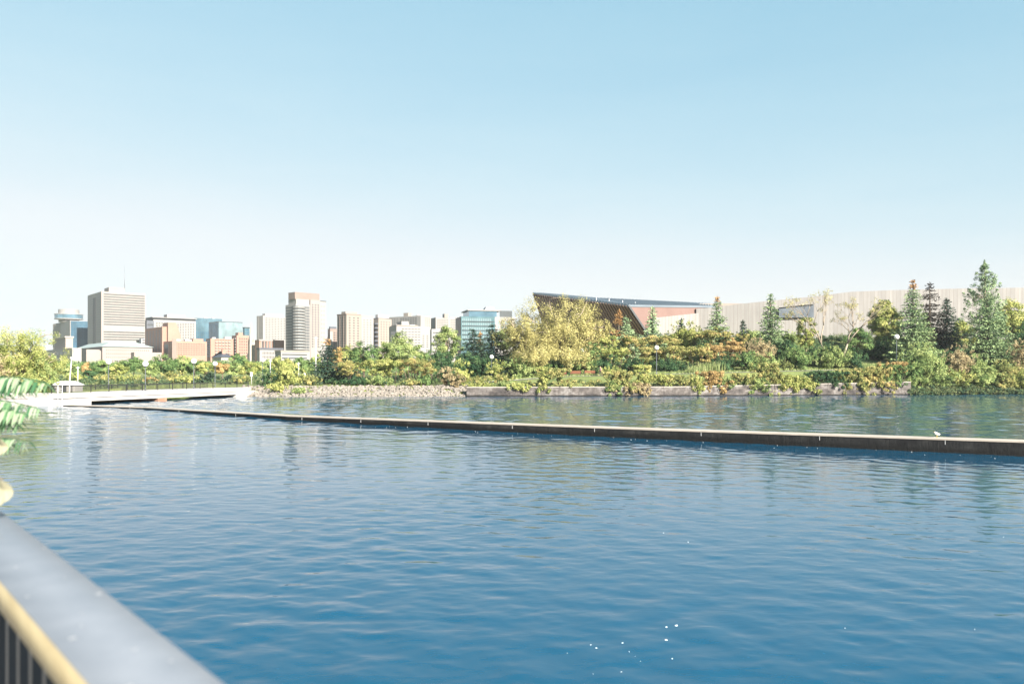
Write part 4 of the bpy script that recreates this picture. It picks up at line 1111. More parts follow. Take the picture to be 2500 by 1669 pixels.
for a in (
 ('tree','orange',824,838,44,158,'orange tree between the two dark spruces'),
 ('tree','yellow_green',842,838,70,185,'yellow green tree below the beige apartment block'),
 ('bush','dark_green',826,925,62,147,'dark bush under the low spruce by the stones'),
 ('tree','mid_green',888,822,92,168,'round green maple below the balcony apartment'),
 ('tree','light_green',938,826,70,172,'light green tree right of the round maple'),
 ('tree','light_green',978,797,92,170,'tall light green tree with pointed top below the terrace apartment'),
 ('tree','light_green',1020,838,74,164,'light green tree leaning right of the tall pointed one'),
 ('tree','light_green',1090,784,86,176,'tall light green tree with conical top below the long apartment slab'),
 ('tree','mid_green',1052,846,66,166,'green tree left of the dark evergreen mass'),
 ('tree','dark_green',1078,842,74,160,'dark rounded tree at the left of the evergreen mass'),
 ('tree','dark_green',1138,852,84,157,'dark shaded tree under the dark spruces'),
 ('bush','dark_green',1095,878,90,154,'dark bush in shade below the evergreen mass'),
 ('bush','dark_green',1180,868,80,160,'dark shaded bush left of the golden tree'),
): put(*a, GB)
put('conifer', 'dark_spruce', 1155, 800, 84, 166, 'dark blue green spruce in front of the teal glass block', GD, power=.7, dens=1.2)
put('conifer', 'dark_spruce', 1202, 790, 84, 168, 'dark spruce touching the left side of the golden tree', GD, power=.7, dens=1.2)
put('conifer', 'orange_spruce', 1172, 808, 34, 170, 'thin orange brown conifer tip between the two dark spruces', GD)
for a in (
 ('sumac','sumac_mix',852,884,84,147,'leftmost yellow sumac in the row above the stones'),
 ('sumac','yellow_green',908,884,84,147.5,'second yellow green sumac in the row above the stones'),
 ('sumac','yellow_green',962,880,88,148,'middle green sumac in the row above the stones'),
 ('sumac','sumac_mix',1012,878,92,148,'wide orange tinged sumac in the row above the stones'),
 ('sumac','sumac_mix',1056,892,62,147,'rightmost small sumac in the row above the stones'),
 ('bush','mid_green',1040,918,56,145,'green bush under the rightmost sumac'),
 ('bush','dark_green',866,922,70,145,'dark bush under the leftmost sumac'),
 ('bush','bank_mix',1003,928,54,144.5,'low rusty bush beneath the wide sumac'),
 ('bush','light_green',925,920,70,145,'light green bush beneath the second sumac'),
 ('bush','pinkish',1092,898,52,144,'pinkish dry bush right of the sumac row'),
 ('bush','yellow_green',1127,880,56,145,'upright yellow green bush above the stones end'),
 ('bush','pinkish',1112,912,50,143,'dry pale bush at the corner of the stones and wall'),
): put(*a, GB)
for a in (
 ('bush','yellow_green',1211,880,50,154,'yellow green bush beneath the short globe lamp'),
 ('bush','light_green',1272,872,92,155,'large rounded light green bush left of the benches'),
 ('bush','bank_mix',1170,918,60,146,'low rusty orange bush behind the left end of the wall'),
 ('bush','bank_mix',1225,915,60,147,'low russet bush in front of the yellow green bush'),
 ('bush','yellow_green',1176,934,66,142,'low green bush on top of the wall at its left'),
 ('bush','light_green',1240,932,80,142.4,'low pale bush leaning over the wall left of the vine'),
 ('tree','light_green',1238,790,70,195,'pale tree between the teal glass block and golden tree'),
): put(*a, GC)
put('big', 'golden', 1372, 719, 230, 168, 'huge golden yellow tree in front of the copper museum prow', GC, nl=14, dens=1.35)
put('big', 'golden', 1284, 764, 150, 166, 'golden tree forming the left shoulder of the huge one', GC, nl=11, dens=1.25)
put('big', 'golden', 1330, 812, 210, 160, 'low golden tree with drooping twigs below the huge one', GC, nl=12, dens=1.2)
put('big', 'golden', 1438, 752, 96, 166, 'golden tree at the right shoulder of the huge one', GC, nl=8)
for a in (
 ('conifer','orange_spruce',1511,754,40,176,'thin dead orange conifer against the ribbed copper wall'),
 ('conifer','pale_spruce',1529,770,66,170,'pale green spruce right of the orange conifer'),
 ('conifer','mid_green',1480,812,56,168,'small green spruce at the foot of the ribbed copper wall'),
 ('conifer','pale_spruce',1593,746,54,174,'slim pale spruce in front of the copper side wall'),
 ('conifer','dark_spruce',1663,776,36,180,'tiny dark spruce peeking over yellow sumacs by the museum'),
 ('conifer','dark_spruce',1814,780,28,182,'tiny dark spruce in front of the concrete wall'),
 ('conifer','blue_spruce',1881,714,72,172,'tall bluish spruce left of the museum window'),
): put(*a, GD, **({'gap':.25} if a[1]=='orange_spruce' else {}))
put('conifer', 'blue_spruce', 1751, 721, 64, 174, 'tall spruce with rusty tip in front of the pale concrete wall', GD, tip=('orange_spruce', .9))
for a in (
 ('sumac','yellow_green',1500,822,80,166,'yellow green sumac below the pale green spruce'),
 ('sumac','sumac_mix',1556,822,90,168,'orange sumac below the slim pale spruce'),
 ('sumac','sumac_mix',1612,824,90,168,'orange sumac under the museum copper side wall'),
 ('bush','yellow_green',1670,786,96,178,'bright yellow bush high on the slope under the concrete wall'),
 ('sumac','yellow_green',1706,806,84,175,'yellow sumac high on the slope right of the bright bush'),
 ('sumac','sumac_mix',1752,806,86,172,'yellow orange sumac below the rusty tipped spruce'),
 ('sumac','sumac_mix',1790,812,70,172,'golden sumac left of the tiny dark spruce'),
 ('bush','light_green',1832,806,74,180,'pale green bush under the concrete wall'),
 ('bush','light_green',1922,808,60,178,'pale green bush right of the tall bluish spruce'),
 ('sumac','sumac_mix',1640,846,96,163,'orange red sumac behind the middle lamp post'),
 ('sumac','sumac_mix',1560,850,84,161,'yellow sumac left of the middle lamp post'),
 ('sumac','yellow_green',1500,850,76,160,'pale yellow sumac behind the walking person'),
 ('sumac','sumac_mix',1700,846,90,162,'sumac with orange top in the middle of the slope'),
 ('sumac','orange',1762,842,90,162,'reddish orange sumac below the golden one'),
 ('sumac','orange',1800,832,60,165,'rusty sumac at the upper edge of the dark thicket'),
 ('bush','dark_green',1718,832,60,170,'dark green bush among the orange sumacs'),
 ('bush','pinkish',1852,828,88,164,'brownish bush left of the dark thicket'),
 ('bush','mid_green',1450,838,70,160,'green bush right of the golden tree foot'),
 ('bush','light_green',1425,868,66,157,'light green bush behind the bench at the right'),
 ('bush','dark_green',1470,866,76,158,'dark bush behind the walking person'),
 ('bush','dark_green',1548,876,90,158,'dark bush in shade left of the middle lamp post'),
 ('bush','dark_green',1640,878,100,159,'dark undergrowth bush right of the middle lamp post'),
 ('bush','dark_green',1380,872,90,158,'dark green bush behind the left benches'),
 ('bush','mid_green',1330,874,80,157,'green bush below the drooping golden twigs'),
 ('bush','yellow_green',1490,896,56,152,'yellow green bush right of the walking person'),
 ('sumac','yellow_green',1566,892,50,151,'pale leafy shoots left of the middle lamp post'),
 ('bush','mid_green',1826,858,80,158,'green bush with pinkish tips on the lower slope'),
 ('bush','light_green',1876,864,66,157,'light green bush at the edge of the lawn'),
 ('bush','dark_green',1770,872,80,159,'dark bush behind the tall grass'),
 ('tree','dark_green',1922,826,86,166,'dark shaded tree left of the thin yellowish tree'),  # dark leaves put this spot's shade into their colour
 ('tree','yellow_green',1966,756,66,172,'thin yellowish tree in front of the museum window'),
 ('bush','mid_green',1950,842,90,160,'green bush below the thin yellowish tree'),
 ('bush','light_green',2034,846,96,160,'bright green bush at the foot of the sparse tree'),
 ('tree','mid_green',2094,790,84,170,'green tree between the sparse tree and the round tree'),
 ('bush','dark_green',2004,838,70,163,'dark bush left of the sparse tree'),
 ('bush','dark_green',2088,852,60,160,'dark bush behind the lawn right of the sparse tree'),
 ('bush','dark_green',2150,826,100,174,'dark hedge under the round crowned tree'),
): put(*a, GC)
put('bare', 'golden', 2042, 708, 120, 163, 'sparse nearly leafless tree with pale forked trunk', GC)
put('tree', 'yellow_green', 2162, 724, 86, 178, 'round crowned tree half in shade left of the spruce group', GC, crown_z=.58, rz=.44, inner=.45, lob=.1, dens=1.9)
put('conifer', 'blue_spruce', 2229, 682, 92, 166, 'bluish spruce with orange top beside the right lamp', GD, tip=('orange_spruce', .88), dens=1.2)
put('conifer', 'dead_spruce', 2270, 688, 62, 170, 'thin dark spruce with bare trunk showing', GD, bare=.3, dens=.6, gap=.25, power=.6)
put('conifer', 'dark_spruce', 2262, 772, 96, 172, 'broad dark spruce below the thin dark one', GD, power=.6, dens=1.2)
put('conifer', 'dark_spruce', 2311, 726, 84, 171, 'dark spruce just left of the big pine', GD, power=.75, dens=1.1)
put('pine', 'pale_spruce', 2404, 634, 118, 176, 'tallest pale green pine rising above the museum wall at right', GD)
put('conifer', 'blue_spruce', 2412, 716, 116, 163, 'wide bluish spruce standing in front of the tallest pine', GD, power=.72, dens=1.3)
put('tree', 'yellow_green', 2466, 712, 84, 178, 'yellow green tree right of the tallest pine', GD)
put('tree', 'yellow_green', 2350, 762, 70, 174, 'yellow green branches of a tree between the dark spruce and pine', GD)
put('tree', 'light_green', 2498, 748, 66, 182, 'pale green tree at the right edge behind the yellow green one', GD)
put('bush', 'dark_green', 2496, 786, 80, 176, 'dark bush at the right edge under the pale tree', GD)
put('bush', 'dark_green', 2330, 850, 120, 166, 'dark thicket under the spruces', GD)
put('bush', 'dark_green', 2470, 838, 110, 168, 'dark thicket below the yellow green tree', GD)
for a in (
 ('bush','light_green',2252,840,112,153.5,'tall light green bush at the end of the canal wall'),
 ('bush','mid_green',2230,880,80,152.5,'green bush overlapping the end of the canal wall'),
 ('bush','pinkish',2342,844,84,155,'pinkish brown bush with upright shoots at right'),
 ('bush','light_green',2384,866,80,154,'light green bush right of the pinkish one'),
 ('bush','light_green',2290,896,96,151.8,'low light green bush touching the water'),
 ('bush','yellow_green',2344,906,76,152.3,'yellow green bush at the water below the pinkish one'),
 ('bush','light_green',2400,900,86,152.8,'bright green bush at the water in the middle of the right shore'),
 ('bush','bank_mix',2452,880,84,154.5,'yellow orange bush on the right shore'),
 ('bush','bank_mix',2446,915,64,152.8,'low yellow bush at the water near the right edge'),
 ('bush','pinkish',2490,832,62,157,'tall pale bush at the right edge of the shore'),
 ('bush','yellow_green',2494,896,80,153.5,'yellow green bush at the right edge above the water'),
 ('bush','light_green',2240,920,60,150.2,'small green bush hanging over the water at the wall end'),
): put(*a, GE)

# creepers hanging over the canal wall: (photo column, top row, lowest row, width, leaf mix, label)
def creeper(px, ytop, ylow, wpx, mat, label, dens=1.0, dy=.0):
    seed_[0] += 1; rng = np.random.default_rng(seed_[0])
    Y0 = cw_y(float(np.interp(px, [1142, 2230], [-7.9, 73.9]))) + dy
    X0 = U(px)*Y0; zt, zl, w = H-(ytop-HY)/F*Y0, H-(ylow-HY)/F*Y0, 1.25*wpx/F*Y0
    zw = cw_z(X0); n = int(np.clip(w*(zt-zl)*7*dens, 18, 170)); C = []
    for k in range(n):
        x = rng.normal()*w*.27; z = zl + (zt-zl)*(1-rng.random()**1.3*min(1, .45+abs(x)/w*1.6)); z = min(z, zt); z = max(z, zl)
        y = -.22 - rng.random()*.25 if z < zw else rng.uniform(-.4, 1.2)
        C.append((x, y, z))
    V, t = cloud(rng, C, rng.uniform(.28, .5, n), 24, .40, .9, .3, .6, .2)
    mb = MB()
    for k in range(5):
        x = rng.normal()*w*.2; mb.tube([(x,.5,zw-.1),(x,-.15,zw+.1),(x+rng.normal()*.2,-.16,max(zl,zw-1.2))], [.04,.035,.015], 5)
    t_ = thing('creeper', label, 'creeper', (X0, Y0, 0), 0, GF)
    link('stem', mb.mesh('stem', M['bark']), t_); link('foliage', leaf_mesh('foliage', V, t, mat), t_)
for a in (
 (1270, 938, 956, 44, 'yellow_green', 'small bright creeper spilling over the wall near its left end'),
 (1326, 898, 962, 22, 'yellow_green', 'narrow pale creeper column hanging down the wall'),
 (1352, 902, 944, 60, 'bank_mix', 'bushy creeper on the wall top left of the benches'),
 (1520, 906, 958, 66, 'bank_mix', 'wide creeper over the wall right of the walking person'),
 (1500, 930, 966, 26, 'light_green', 'green creeper hanging to the water below the wide one'),
 (1556, 936, 966, 46, 'pinkish', 'dry straw coloured creeper hanging on the wall'),
 (1590, 916, 940, 80, 'yellow_green', 'low yellow creeper heaped along the wall top under the lamp'),
 (1650, 918, 942, 70, 'bank_mix', 'rusty creeper heaped along the wall top'),
 (1701, 924, 966, 24, 'yellow_green', 'narrow creeper trailing to the water in the wall middle'),
 (1744, 908, 958, 44, 'orange', 'orange creeper trailing over the wall'),
 (1768, 922, 948, 34, 'light_green', 'short green creeper beside the orange one'),
 (1806, 914, 944, 60, 'bank_mix', 'brownish creeper on the wall top left of the biggest mass'),
 (1880, 888, 956, 66, 'bank_mix', 'biggest creeper mass rising above the wall and path'),
 (1850, 926, 962, 44, 'light_green', 'pale creeper hanging left of the biggest mass'),
 (1925, 918, 962, 54, 'yellow_green', 'yellow green creeper hanging right of the biggest mass'),
 (1962, 924, 960, 50, 'yellow_green', 'low creeper with orange leaves near the water'),
 (2016, 908, 946, 70, 'dark_green', 'dark green creeper on the wall top'),
 (2088, 902, 962, 62, 'bank_mix', 'thick creeper covering the wall left of its end'),
 (2134, 898, 960, 66, 'sumac_mix', 'thick orange flecked creeper hanging to the water'),
 (2176, 892, 950, 52, 'mid_green', 'green creeper near the right end of the wall'),
 (2190, 886, 912, 50, 'orange', 'reddish creeper top below the right lamp'),
): creeper(*a)
for k, a in enumerate(((1420, 922, 944, 130), (1215, 926, 946, 130), (1700, 920, 940, 150), (2000, 912, 940, 150))):
    pass

# low growth that nobody could count
def cover(name, mat, n, fx, size, rad, per, seed):
    rng = np.random.default_rng(seed); C = []
    while len(C) < n:
        c = fx(rng)
        if c is not None: C.append(c)
    V, t = cloud(rng, C, rng.uniform(.7, 1.3, n)*rad, per, size, .6, .5, .6)
    tag(link(name, leaf_mesh(name, V, t, mat)), kind='stuff')
def on_bank(rng):
    X = rng.uniform(-9, 78); s_ = float(np.interp(X, SHX, SHY)); d = .8 + 5.2*rng.random()**1.5
    return (X, s_+d, tz(X, s_+d) + rng.uniform(-.1, .3 + .2*math.sin(X*.7))*(1.15-.09*d))
cover('bank_undergrowth', 'bank_mix', 1050, on_bank, .42, .5, 16, 7)
def at_shore(rng):
    X = rng.uniform(73.5, 125); s_ = float(np.interp(X, SHX, SHY)); d = -.4 + 5.4*rng.random()**1.6
    return (X, s_+d, max(.1, tz(X, s_+d)) + rng.uniform(.05, .9))
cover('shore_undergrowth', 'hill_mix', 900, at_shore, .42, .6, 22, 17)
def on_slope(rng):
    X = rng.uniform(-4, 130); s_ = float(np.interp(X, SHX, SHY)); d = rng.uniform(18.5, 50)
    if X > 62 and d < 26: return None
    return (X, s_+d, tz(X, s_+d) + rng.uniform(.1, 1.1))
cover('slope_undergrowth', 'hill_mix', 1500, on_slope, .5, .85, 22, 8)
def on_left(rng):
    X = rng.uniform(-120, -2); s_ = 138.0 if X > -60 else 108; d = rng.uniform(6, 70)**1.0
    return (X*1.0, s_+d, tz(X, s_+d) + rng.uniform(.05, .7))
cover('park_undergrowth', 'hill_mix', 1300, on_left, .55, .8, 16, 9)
def far_green(rng):
    Y = rng.uniform(230, 420); X = rng.uniform(-.66, .02)*Y
    return (X, Y, tz(X, Y) + rng.uniform(.4, 2.6))
cover('distant_wood', 'mid_green', 1500, far_green, 1.0, 2.0, 16, 10)
rng = np.random.default_rng(11); n = 15000
X = rng.uniform(-4, 110, n); dd = rng.uniform(12.4, 18, n); Yg = np.interp(X, SHX, SHY) + dd; Zg = terrain(X, Yg)
hh = rng.uniform(.12, .35, n); a = rng.uniform(0, 6.28, n); ww = .09
B0 = np.stack([X, Yg, Zg], 1); dv = np.stack([np.cos(a), np.sin(a), 0*a], 1)*ww; tp = B0 + np.stack([rng.normal(size=n)*.08, rng.normal(size=n)*.08, hh], 1)
V = np.stack([B0-dv, B0+dv, tp+dv*.3, tp-dv*.3], 1).reshape(-1, 3)
tag(link('lawn_grass', leaf_mesh('lawn_grass', V, np.clip(rng.normal(size=n)*.2+.5, 0, 1), 'grass_blades')), kind='stuff')
def reeds(px, ytop, wpx, Y, label, mat='grass_blades'):
    seed_[0] += 1; rng = np.random.default_rng(seed_[0]); X = U(px)*Y; zg = tz(X, Y); h = H-(ytop-HY)/F*Y-zg; w = wpx/F*Y; n = 260
    x, y = rng.normal(size=n)*w*.3, rng.normal(size=n)*.6; hh = h*rng.uniform(.5, 1, n); lean = rng.normal(size=(n, 2))*.14*h
    B0 = np.stack([x, y, 0*x], 1); a = rng.uniform(0, 6.28, n); dv = np.stack([np.cos(a), np.sin(a), 0*a], 1)*.06
    tp = B0 + np.stack([lean[:,0], lean[:,1], hh], 1)
    V = np.stack([B0-dv, B0+dv, tp+dv*.4, tp-dv*.4], 1).reshape(-1, 3)
    o = link('tall_grass', leaf_mesh('tall_grass', V, np.clip(rng.normal(size=n)*.2+.6, 0, 1), mat), None, (X, Y, zg)); tag(o, label, 'grass', 'tall grass clumps')
reeds(1728, 882, 60, 155, 'tall pale grass clump standing before the orange sumacs')
reeds(1700, 892, 40, 154, 'shorter grass clump left of the tall pale one')

# ------------------------------------------------------------------ stones of the left shore
rng = np.random.default_rng(21); stones = []
for q in range(7):
    bm = bmesh.new(); bmesh.ops.create_icosphere(bm, subdivisions=2, radius=.5)
    sc3 = (rng.uniform(.8, 1.3), rng.uniform(.7, 1.1), rng.uniform(.5, .8)); pl = [(Vector(rng.normal(size=3)).normalized(), rng.uniform(.26, .42)) for _ in range(9)]
    for v in bm.verts:
        for nrm_, dd_ in pl:
            e = v.co.dot(nrm_) - dd_
            if e > 0: v.co -= nrm_*e
        v.co = Vector((v.co.x*sc3[0], v.co.y*sc3[1], v.co.z*sc3[2]))
    me = bpy.data.meshes.new('boulder'); bm.to_mesh(me); bm.free(); me.materials.append(M['rock']); stones.append(me)
spots = []
for k in range(2100):
    X = rng.uniform(-48, -7.2); d = rng.uniform(-.5, 4.7); s_ = float(np.interp(X, SHX, SHY))
    hs = 1.0 if d < 5 else .7
    spots.append((d, X, s_+d, tz(X, s_+d) + .1, rng.uniform(.32, .82)*hs))
spots.sort(key=lambda s_: s_[0] - s_[4]*2.2)
rest = MB()
for k, (d, X, Y, z, s_) in enumerate(spots):
    rot = (rng.uniform(0, 6.28), rng.uniform(-.5, .5), rng.uniform(0, 6.28)); me = stones[k % 7]
    if k < 300:
        o = link('boulder', me, None, (X, Y, z)); o.rotation_euler = rot; o.scale = (s_, s_, s_)
        tag(o, 'tan angular boulder among the stones along the left shore', 'boulder', 'boulders along the left shore')
    else:
        mt = Matrix.Translation((X, Y, z)) @ Matrix.Rotation(rot[2], 4, 'Z') @ Matrix.Rotation(rot[0], 4, 'X') @ Matrix.Scale(s_, 4)
        rest.add([mt @ v.co for v in me.vertices], [tuple(p.vertices) for p in me.polygons])
tag(rest.build('shore_rubble', M['rock']), kind='stuff')

# ------------------------------------------------------------------ lamps and poles
def lamp(loc, h, label, r=.34, group='globe lamps'):
    t = thing('globe_lamp', label, 'street lamp', loc, 0, group)
    mb = MB(); mb.tube([(0,0,0),(0,0,.35),(0,0,.36),(0,0,h-r*1.9)], [.11,.11,.065,.05], 8); mb.build('post', M['pole_metal'], t)
    mb = MB(); mb.lathe([(0,0),(r*.45,.0),(r*.5,r*.28),(0,r*.28)], 12, (0,0,h-r*2.05)); mb.build('collar', M['dark_metal'], t)
    mb = MB(); mb.lathe([(r*math.sin(a), -r*math.cos(a)) for a in np.linspace(0.0, math.pi, 13)], 18, (0,0,h-r)); mb.build('globe', M['globe_white'], t)
for px, ytop, off, lab in ((265, 876, 8.3, 'leftmost globe lamp on the bridge in front of the stone hall'), (355, 881, .5, 'second globe lamp from left on the bridge'), (473, 875, .5, 'third globe lamp from left on the bridge before the brick wing'), (525, 882, 8.3, 'fourth globe lamp from left beside the orange autumn tree')):
    u = U(px); O = A + BN*off
    s_ = (u*O.y - O.x)/(BD.x - u*BD.y); p = O + BD*s_
    zb = 1.62 if off < 1 else 1.5
    lamp((p.x, p.y, zb), H-(ytop-HY)/F*p.y - zb, lab, .42)
def lamp_at(px, ytop, Y, lab, r=.42):
    X = U(px)*Y; z = tz(X, Y); lamp((X, Y, z), H-(ytop-HY)/F*Y - z, lab, r)
lamp_at(641, 874, 156, 'fifth globe lamp from left just beyond the bridge')
lamp_at(743, 910, 149, 'small globe lamp among yellow bushes left of the dark spruce', .34)
lamp_at(1200, 866, 158, 'short globe lamp in front of the dark evergreens')
lamp_at(1421, 850, 162, 'globe lamp half hidden in the golden tree')
lamp_at(1603, 843, 152, 'globe lamp by the path in the middle of the slope', .44)
lamp_at(2189, 816, 157, 'globe lamp on the lawn at right beside the bluish spruce', .5)
for px, yt, Y, lab in ((771, 822, 165, 'tall white utility pole left of the orange tipped spruce'), (190, 894, 150, 'thin pale pole right of the leaning mast'), (660, 878, 170, 'thin pale pole right of the fifth globe lamp'), (729, 884, 165, 'thin pale pole below the condominium tower')):
    X = U(px)*Y; z = tz(X, Y); h = H-(yt-HY)/F*Y - z
    t = thing('utility_pole', lab, 'pole', (X, Y, z), 0, 'pale poles')
    mb = MB(); mb.tube([(0,0,-.2),(0,0,h)], [.15 if px == 771 else .1, .08], 7); mb.build('shaft', M['white_metal'], t)
    mb = MB(); mb.box(-.35, .35, -.06, .06, h-.32, h-.2); mb.build('crossarm', M['white_metal'], t)
sg = thing('park_sign', 'small white sign board on post at the bridge end', 'sign', (U(614)*146, 146, tz(U(614)*146, 146)))
mb = MB(); mb.tube([(0,0,0),(0,0,2.3)], [.06,.06], 6); mb.build('post', M['white_metal'], sg)
mb = MB(); mb.box(-.22, .22, -.1, -.062, 1.5, 2.3); mb.build('board', M['white_metal'], sg)

# wire fence on the wall
Xa, Xb = -6.5, 40.0
fo = Vector((10, cw_y(10)+.6, cw_z(10)))
fn = thing('wire_fence', 'thin dark wire fence standing along the canal wall top', 'fence', fo)
wr = MB(); prev = None
for X in np.linspace(Xa, Xb, 13):
    p = Vector((X, cw_y(X)+.6, cw_z(X))) - fo
    mb = MB(); mb.tube([p, p+Vector((0,0,1.15))], [.035,.035], 5); mb.build('post', M['dark_metal'], fn)
    if prev is not None:
        for z in (.35, .7, 1.1): wr.tube([prev+Vector((0,0,z)), p+Vector((0,0,z))], [.012,.012], 4)
    prev = p
wr.build('wire', M['dark_metal'], fn)

# ------------------------------------------------------------------ benches and the walking person
def bench(px, Y, label):
    X = U(px)*Y; z = tz(X, Y)
    t = thing('park_bench', label, 'bench', (X, Y, z+.02), 0, 'park benches by the path')
    mb = MB()
    for k in range(3): mb.box(-1.0, 1.0, .02+.16*k, .16+.16*k, .44, .48)
    mb.build('seat', M['bench_wood'], t)
    mb = MB()
    for k in range(3):
        z0 = .56 + .16*k; mb.hexa([(-1,-.03-.05*k,z0),(1,-.03-.05*k,z0),(1,.01-.05*k,z0),(-1,.01-.05*k,z0),(-1,-.075-.05*k,z0+.145),(1,-.075-.05*k,z0+.145),(1,-.035-.05*k,z0+.145),(-1,-.035-.05*k,z0+.145)])
    mb.build('backrest', M['bench_wood'], t)
    for sx in (-1.06, 1.0):
        mb = MB(); mb.box(sx, sx+.06, 0, .08, 0, .56); mb.box(sx, sx+.06, .42, .5, 0, .66); mb.box(sx, sx+.06, -.02, .52, .66, .70); mb.beam((sx+.03,.04,.561), (sx+.03,-.17,1.06), .06, .08)
        mb.build('leg', M['dark_metal'], t)
Yb = float(np.interp(12, SHX, SHY)) + 12.9
bench(1370, Yb-.1, 'leftmost park bench with red brown slats partly behind the creeper')
bench(1405, Yb, 'middle park bench with red brown slats facing the path')
bench(1440, Yb+.1, 'right park bench with red brown slats nearest the walking person')

def skin(name, nodes, edges, mat, parent, root=0, sub=2):
    me = bpy.data.meshes.new(name); me.from_pydata([n[:3] for n in nodes], edges, [])
    me.materials.append(M[mat]); o = link(name, me, parent)
    o.modifiers.new('skin', 'SKIN').use_smooth_shade = True
    o.modifiers.new('smooth', 'SUBSURF').levels = sub
    o.modifiers['smooth'].render_levels = sub
    for i, n in enumerate(nodes): me.skin_vertices[0].data[i].radius = (n[3], n[4] if len(n) > 4 else n[3]); me.skin_vertices[0].data[i].use_root = (i == root)
    return o
Yp = float(np.interp(16, SHX, SHY)) + 10.6
pe = thing('person', 'person in pink top and dark trousers walking along the path past the benches', 'person', (U(1466)*Yp, Yp, tz(U(1466)*Yp, Yp)+.08), R(8))
# walks towards -x; joints: pelvis, chest, neck, head, arms, legs
N_ = [(0,0,.94,.13,.11),(0,0,1.15,.12,.10),(-.01,0,1.36,.16,.11),(-.03,0,1.47,.055),(-.04,0,1.56,.075,.085),(-.05,0,1.67,.07,.075),
      (0,-.18,1.38,.05),(.09,-.23,1.12,.042),(.0,-.24,.90,.032),(-.03,-.24,.83,.03),
      (0,.18,1.38,.05),(-.1,.23,1.13,.042),(-.24,.22,.95,.032),(-.28,.22,.90,.03),
      (0,-.09,.88,.085),(-.20,-.09,.52,.06),(-.30,-.09,.10,.042),(-.42,-.09,.05,.032),
      (0,.09,.88,.085),(.08,.09,.50,.06),(.34,.09,.20,.042),(.30,.09,.08,.032)]
E_ = [(0,1),(1,2),(2,3),(3,4),(4,5),(2,6),(6,7),(7,8),(8,9),(2,10),(10,11),(11,12),(12,13),(0,14),(14,15),(15,16),(16,17),(0,18),(18,19),(19,20),(20,21)]
body = skin('body', N_, E_, 'skin', pe)
skin('hair', [(-.02,0,1.68,.085,.085),(.03,0,1.62,.085,.085),(.06,0,1.52,.06,.075)], [(0,1),(1,2)], 'hair', pe)
skin('shirt', [(0,0,.92,.165,.14),(0,0,1.15,.15,.125),(-.01,0,1.38,.18,.13),(0,-.19,1.385,.07),(.09,-.235,1.13,.058),(0,.19,1.385,.07),(-.1,.235,1.14,.058),(-.02,-.24,.95,.045),(-.22,.22,.98,.045)], [(0,1),(1,2),(2,3),(3,4),(2,5),(5,6),(4,7),(6,8)], 'pink_cloth', pe)
skin('trousers', [(0,0,.93,.155,.13),(0,-.09,.86,.105),(-.20,-.09,.52,.078),(-.30,-.09,.13,.06),(0,.09,.86,.105),(.08,.09,.50,.078),(.33,.09,.22,.06)], [(0,1),(1,2),(2,3),(0,4),(4,5),(5,6)], 'dark_cloth', pe)

# gull on the dividing wall
p, d, hh = wpos(1.28); n = Vector((-d.y, d.x, 0)); n = n if n.y > 0 else -n
Yg_ = 49.6; 
best = min(np.linspace(1, 2, 200), key=lambda s_: abs(U(2287) - ((wpos(s_)[0]+n*.7).x/(wpos(s_)[0]+n*.7).y)))
p = wpos(best)[0] + n*.7; hh = wpos(best)[2]
gl = thing('gull', 'white gull with grey wings standing on the dividing wall at right', 'bird', (p.x, p.y, hh), R(20))
skin('body', [(.20,0,.16,.03,.02),(.08,0,.20,.06,.065),(-.05,0,.22,.075,.08),(-.14,0,.29,.045),(-.17,0,.35,.045,.042)], [(0,1),(1,2),(2,3),(3,4)], 'gull_white', gl, 2)
for sy in (-1, 1):
    mb = MB(); mb.tube([(-.08,sy*.07,.24),(.06,sy*.075,.23),(.24,sy*.03,.19)], [.025,.04,.008], 6); mb.build('wing', M['gull_grey'], gl)
    mb = MB(); mb.tube([(0,sy*.03,.16),(0,sy*.03,.01)], [.009,.008], 5); mb.box(-.05, .01, sy*.03-.018, sy*.03+.018, 0, .012); mb.build('leg', M['beak_yellow'], gl)
mb = MB(); mb.tube([(-.205,0,.345),(-.26,0,.335)], [.014,.004], 6); mb.build('beak', M['beak_yellow'], gl)

# foam flecks on the water
rng = np.random.default_rng(31)
fm = []
for q in range(4):
    mb = MB(); ng = 9; k0 = rng.uniform(.7, 1.2, ng)
    ring = [(math.cos(i*6.283/ng)*k0[i], .62*math.sin(i*6.283/ng)*k0[i], 0) for i in range(ng)]
    mb.add(ring + [(x*.6, y*.6, .35) for x, y, z in ring] + [(0,0,.42)], [(i,(i+1)%ng,ng+(i+1)%ng,ng+i) for i in range(ng)] + [(ng+i, ng+(i+1)%ng, 2*ng) for i in range(ng)], True)
    fm.append(mb.mesh('foam_fleck', M['foam']))
def fleck(px, py, s_, lab, grp):
    Y = H*F/(py-HY); o = link('foam_fleck', fm[rng.integers(4)], None, (U(px)*Y, Y, .0)); s_ *= .62; o.scale = (s_, s_, s_*.6); o.rotation_euler = (0,0,rng.uniform(0,6.28))
    tag(o, lab, 'foam', grp)
k_ = 5.593
for zx, zy, s_ in ((2075,258,.075),(1940,277,.04),(1250,360,.028),(1935,452,.045),(1342,495,.04),(908,520,.026),(982,563,.032),(1432,615,.03),(1511,675,.018),(2020,708,.032),(1326,887,.02),(940,917,.016),(588,632,.012),(1664,508,.012),(1585,744,.012)):
    fleck(1280+zx/k_, 1480+zy/k_, s_, 'small white foam fleck floating on the open dark water in front', 'foam flecks on open water')
for px, py, s_ in ((2442,1518,.03),(1680,1322,.03),(1620,1300,.03),(2450,1310,.025),(2063,1532,.02),(2380,1535,.02)):
    fleck(px, py, s_, 'small white foam fleck floating on the open dark water in front', 'foam flecks on open water')
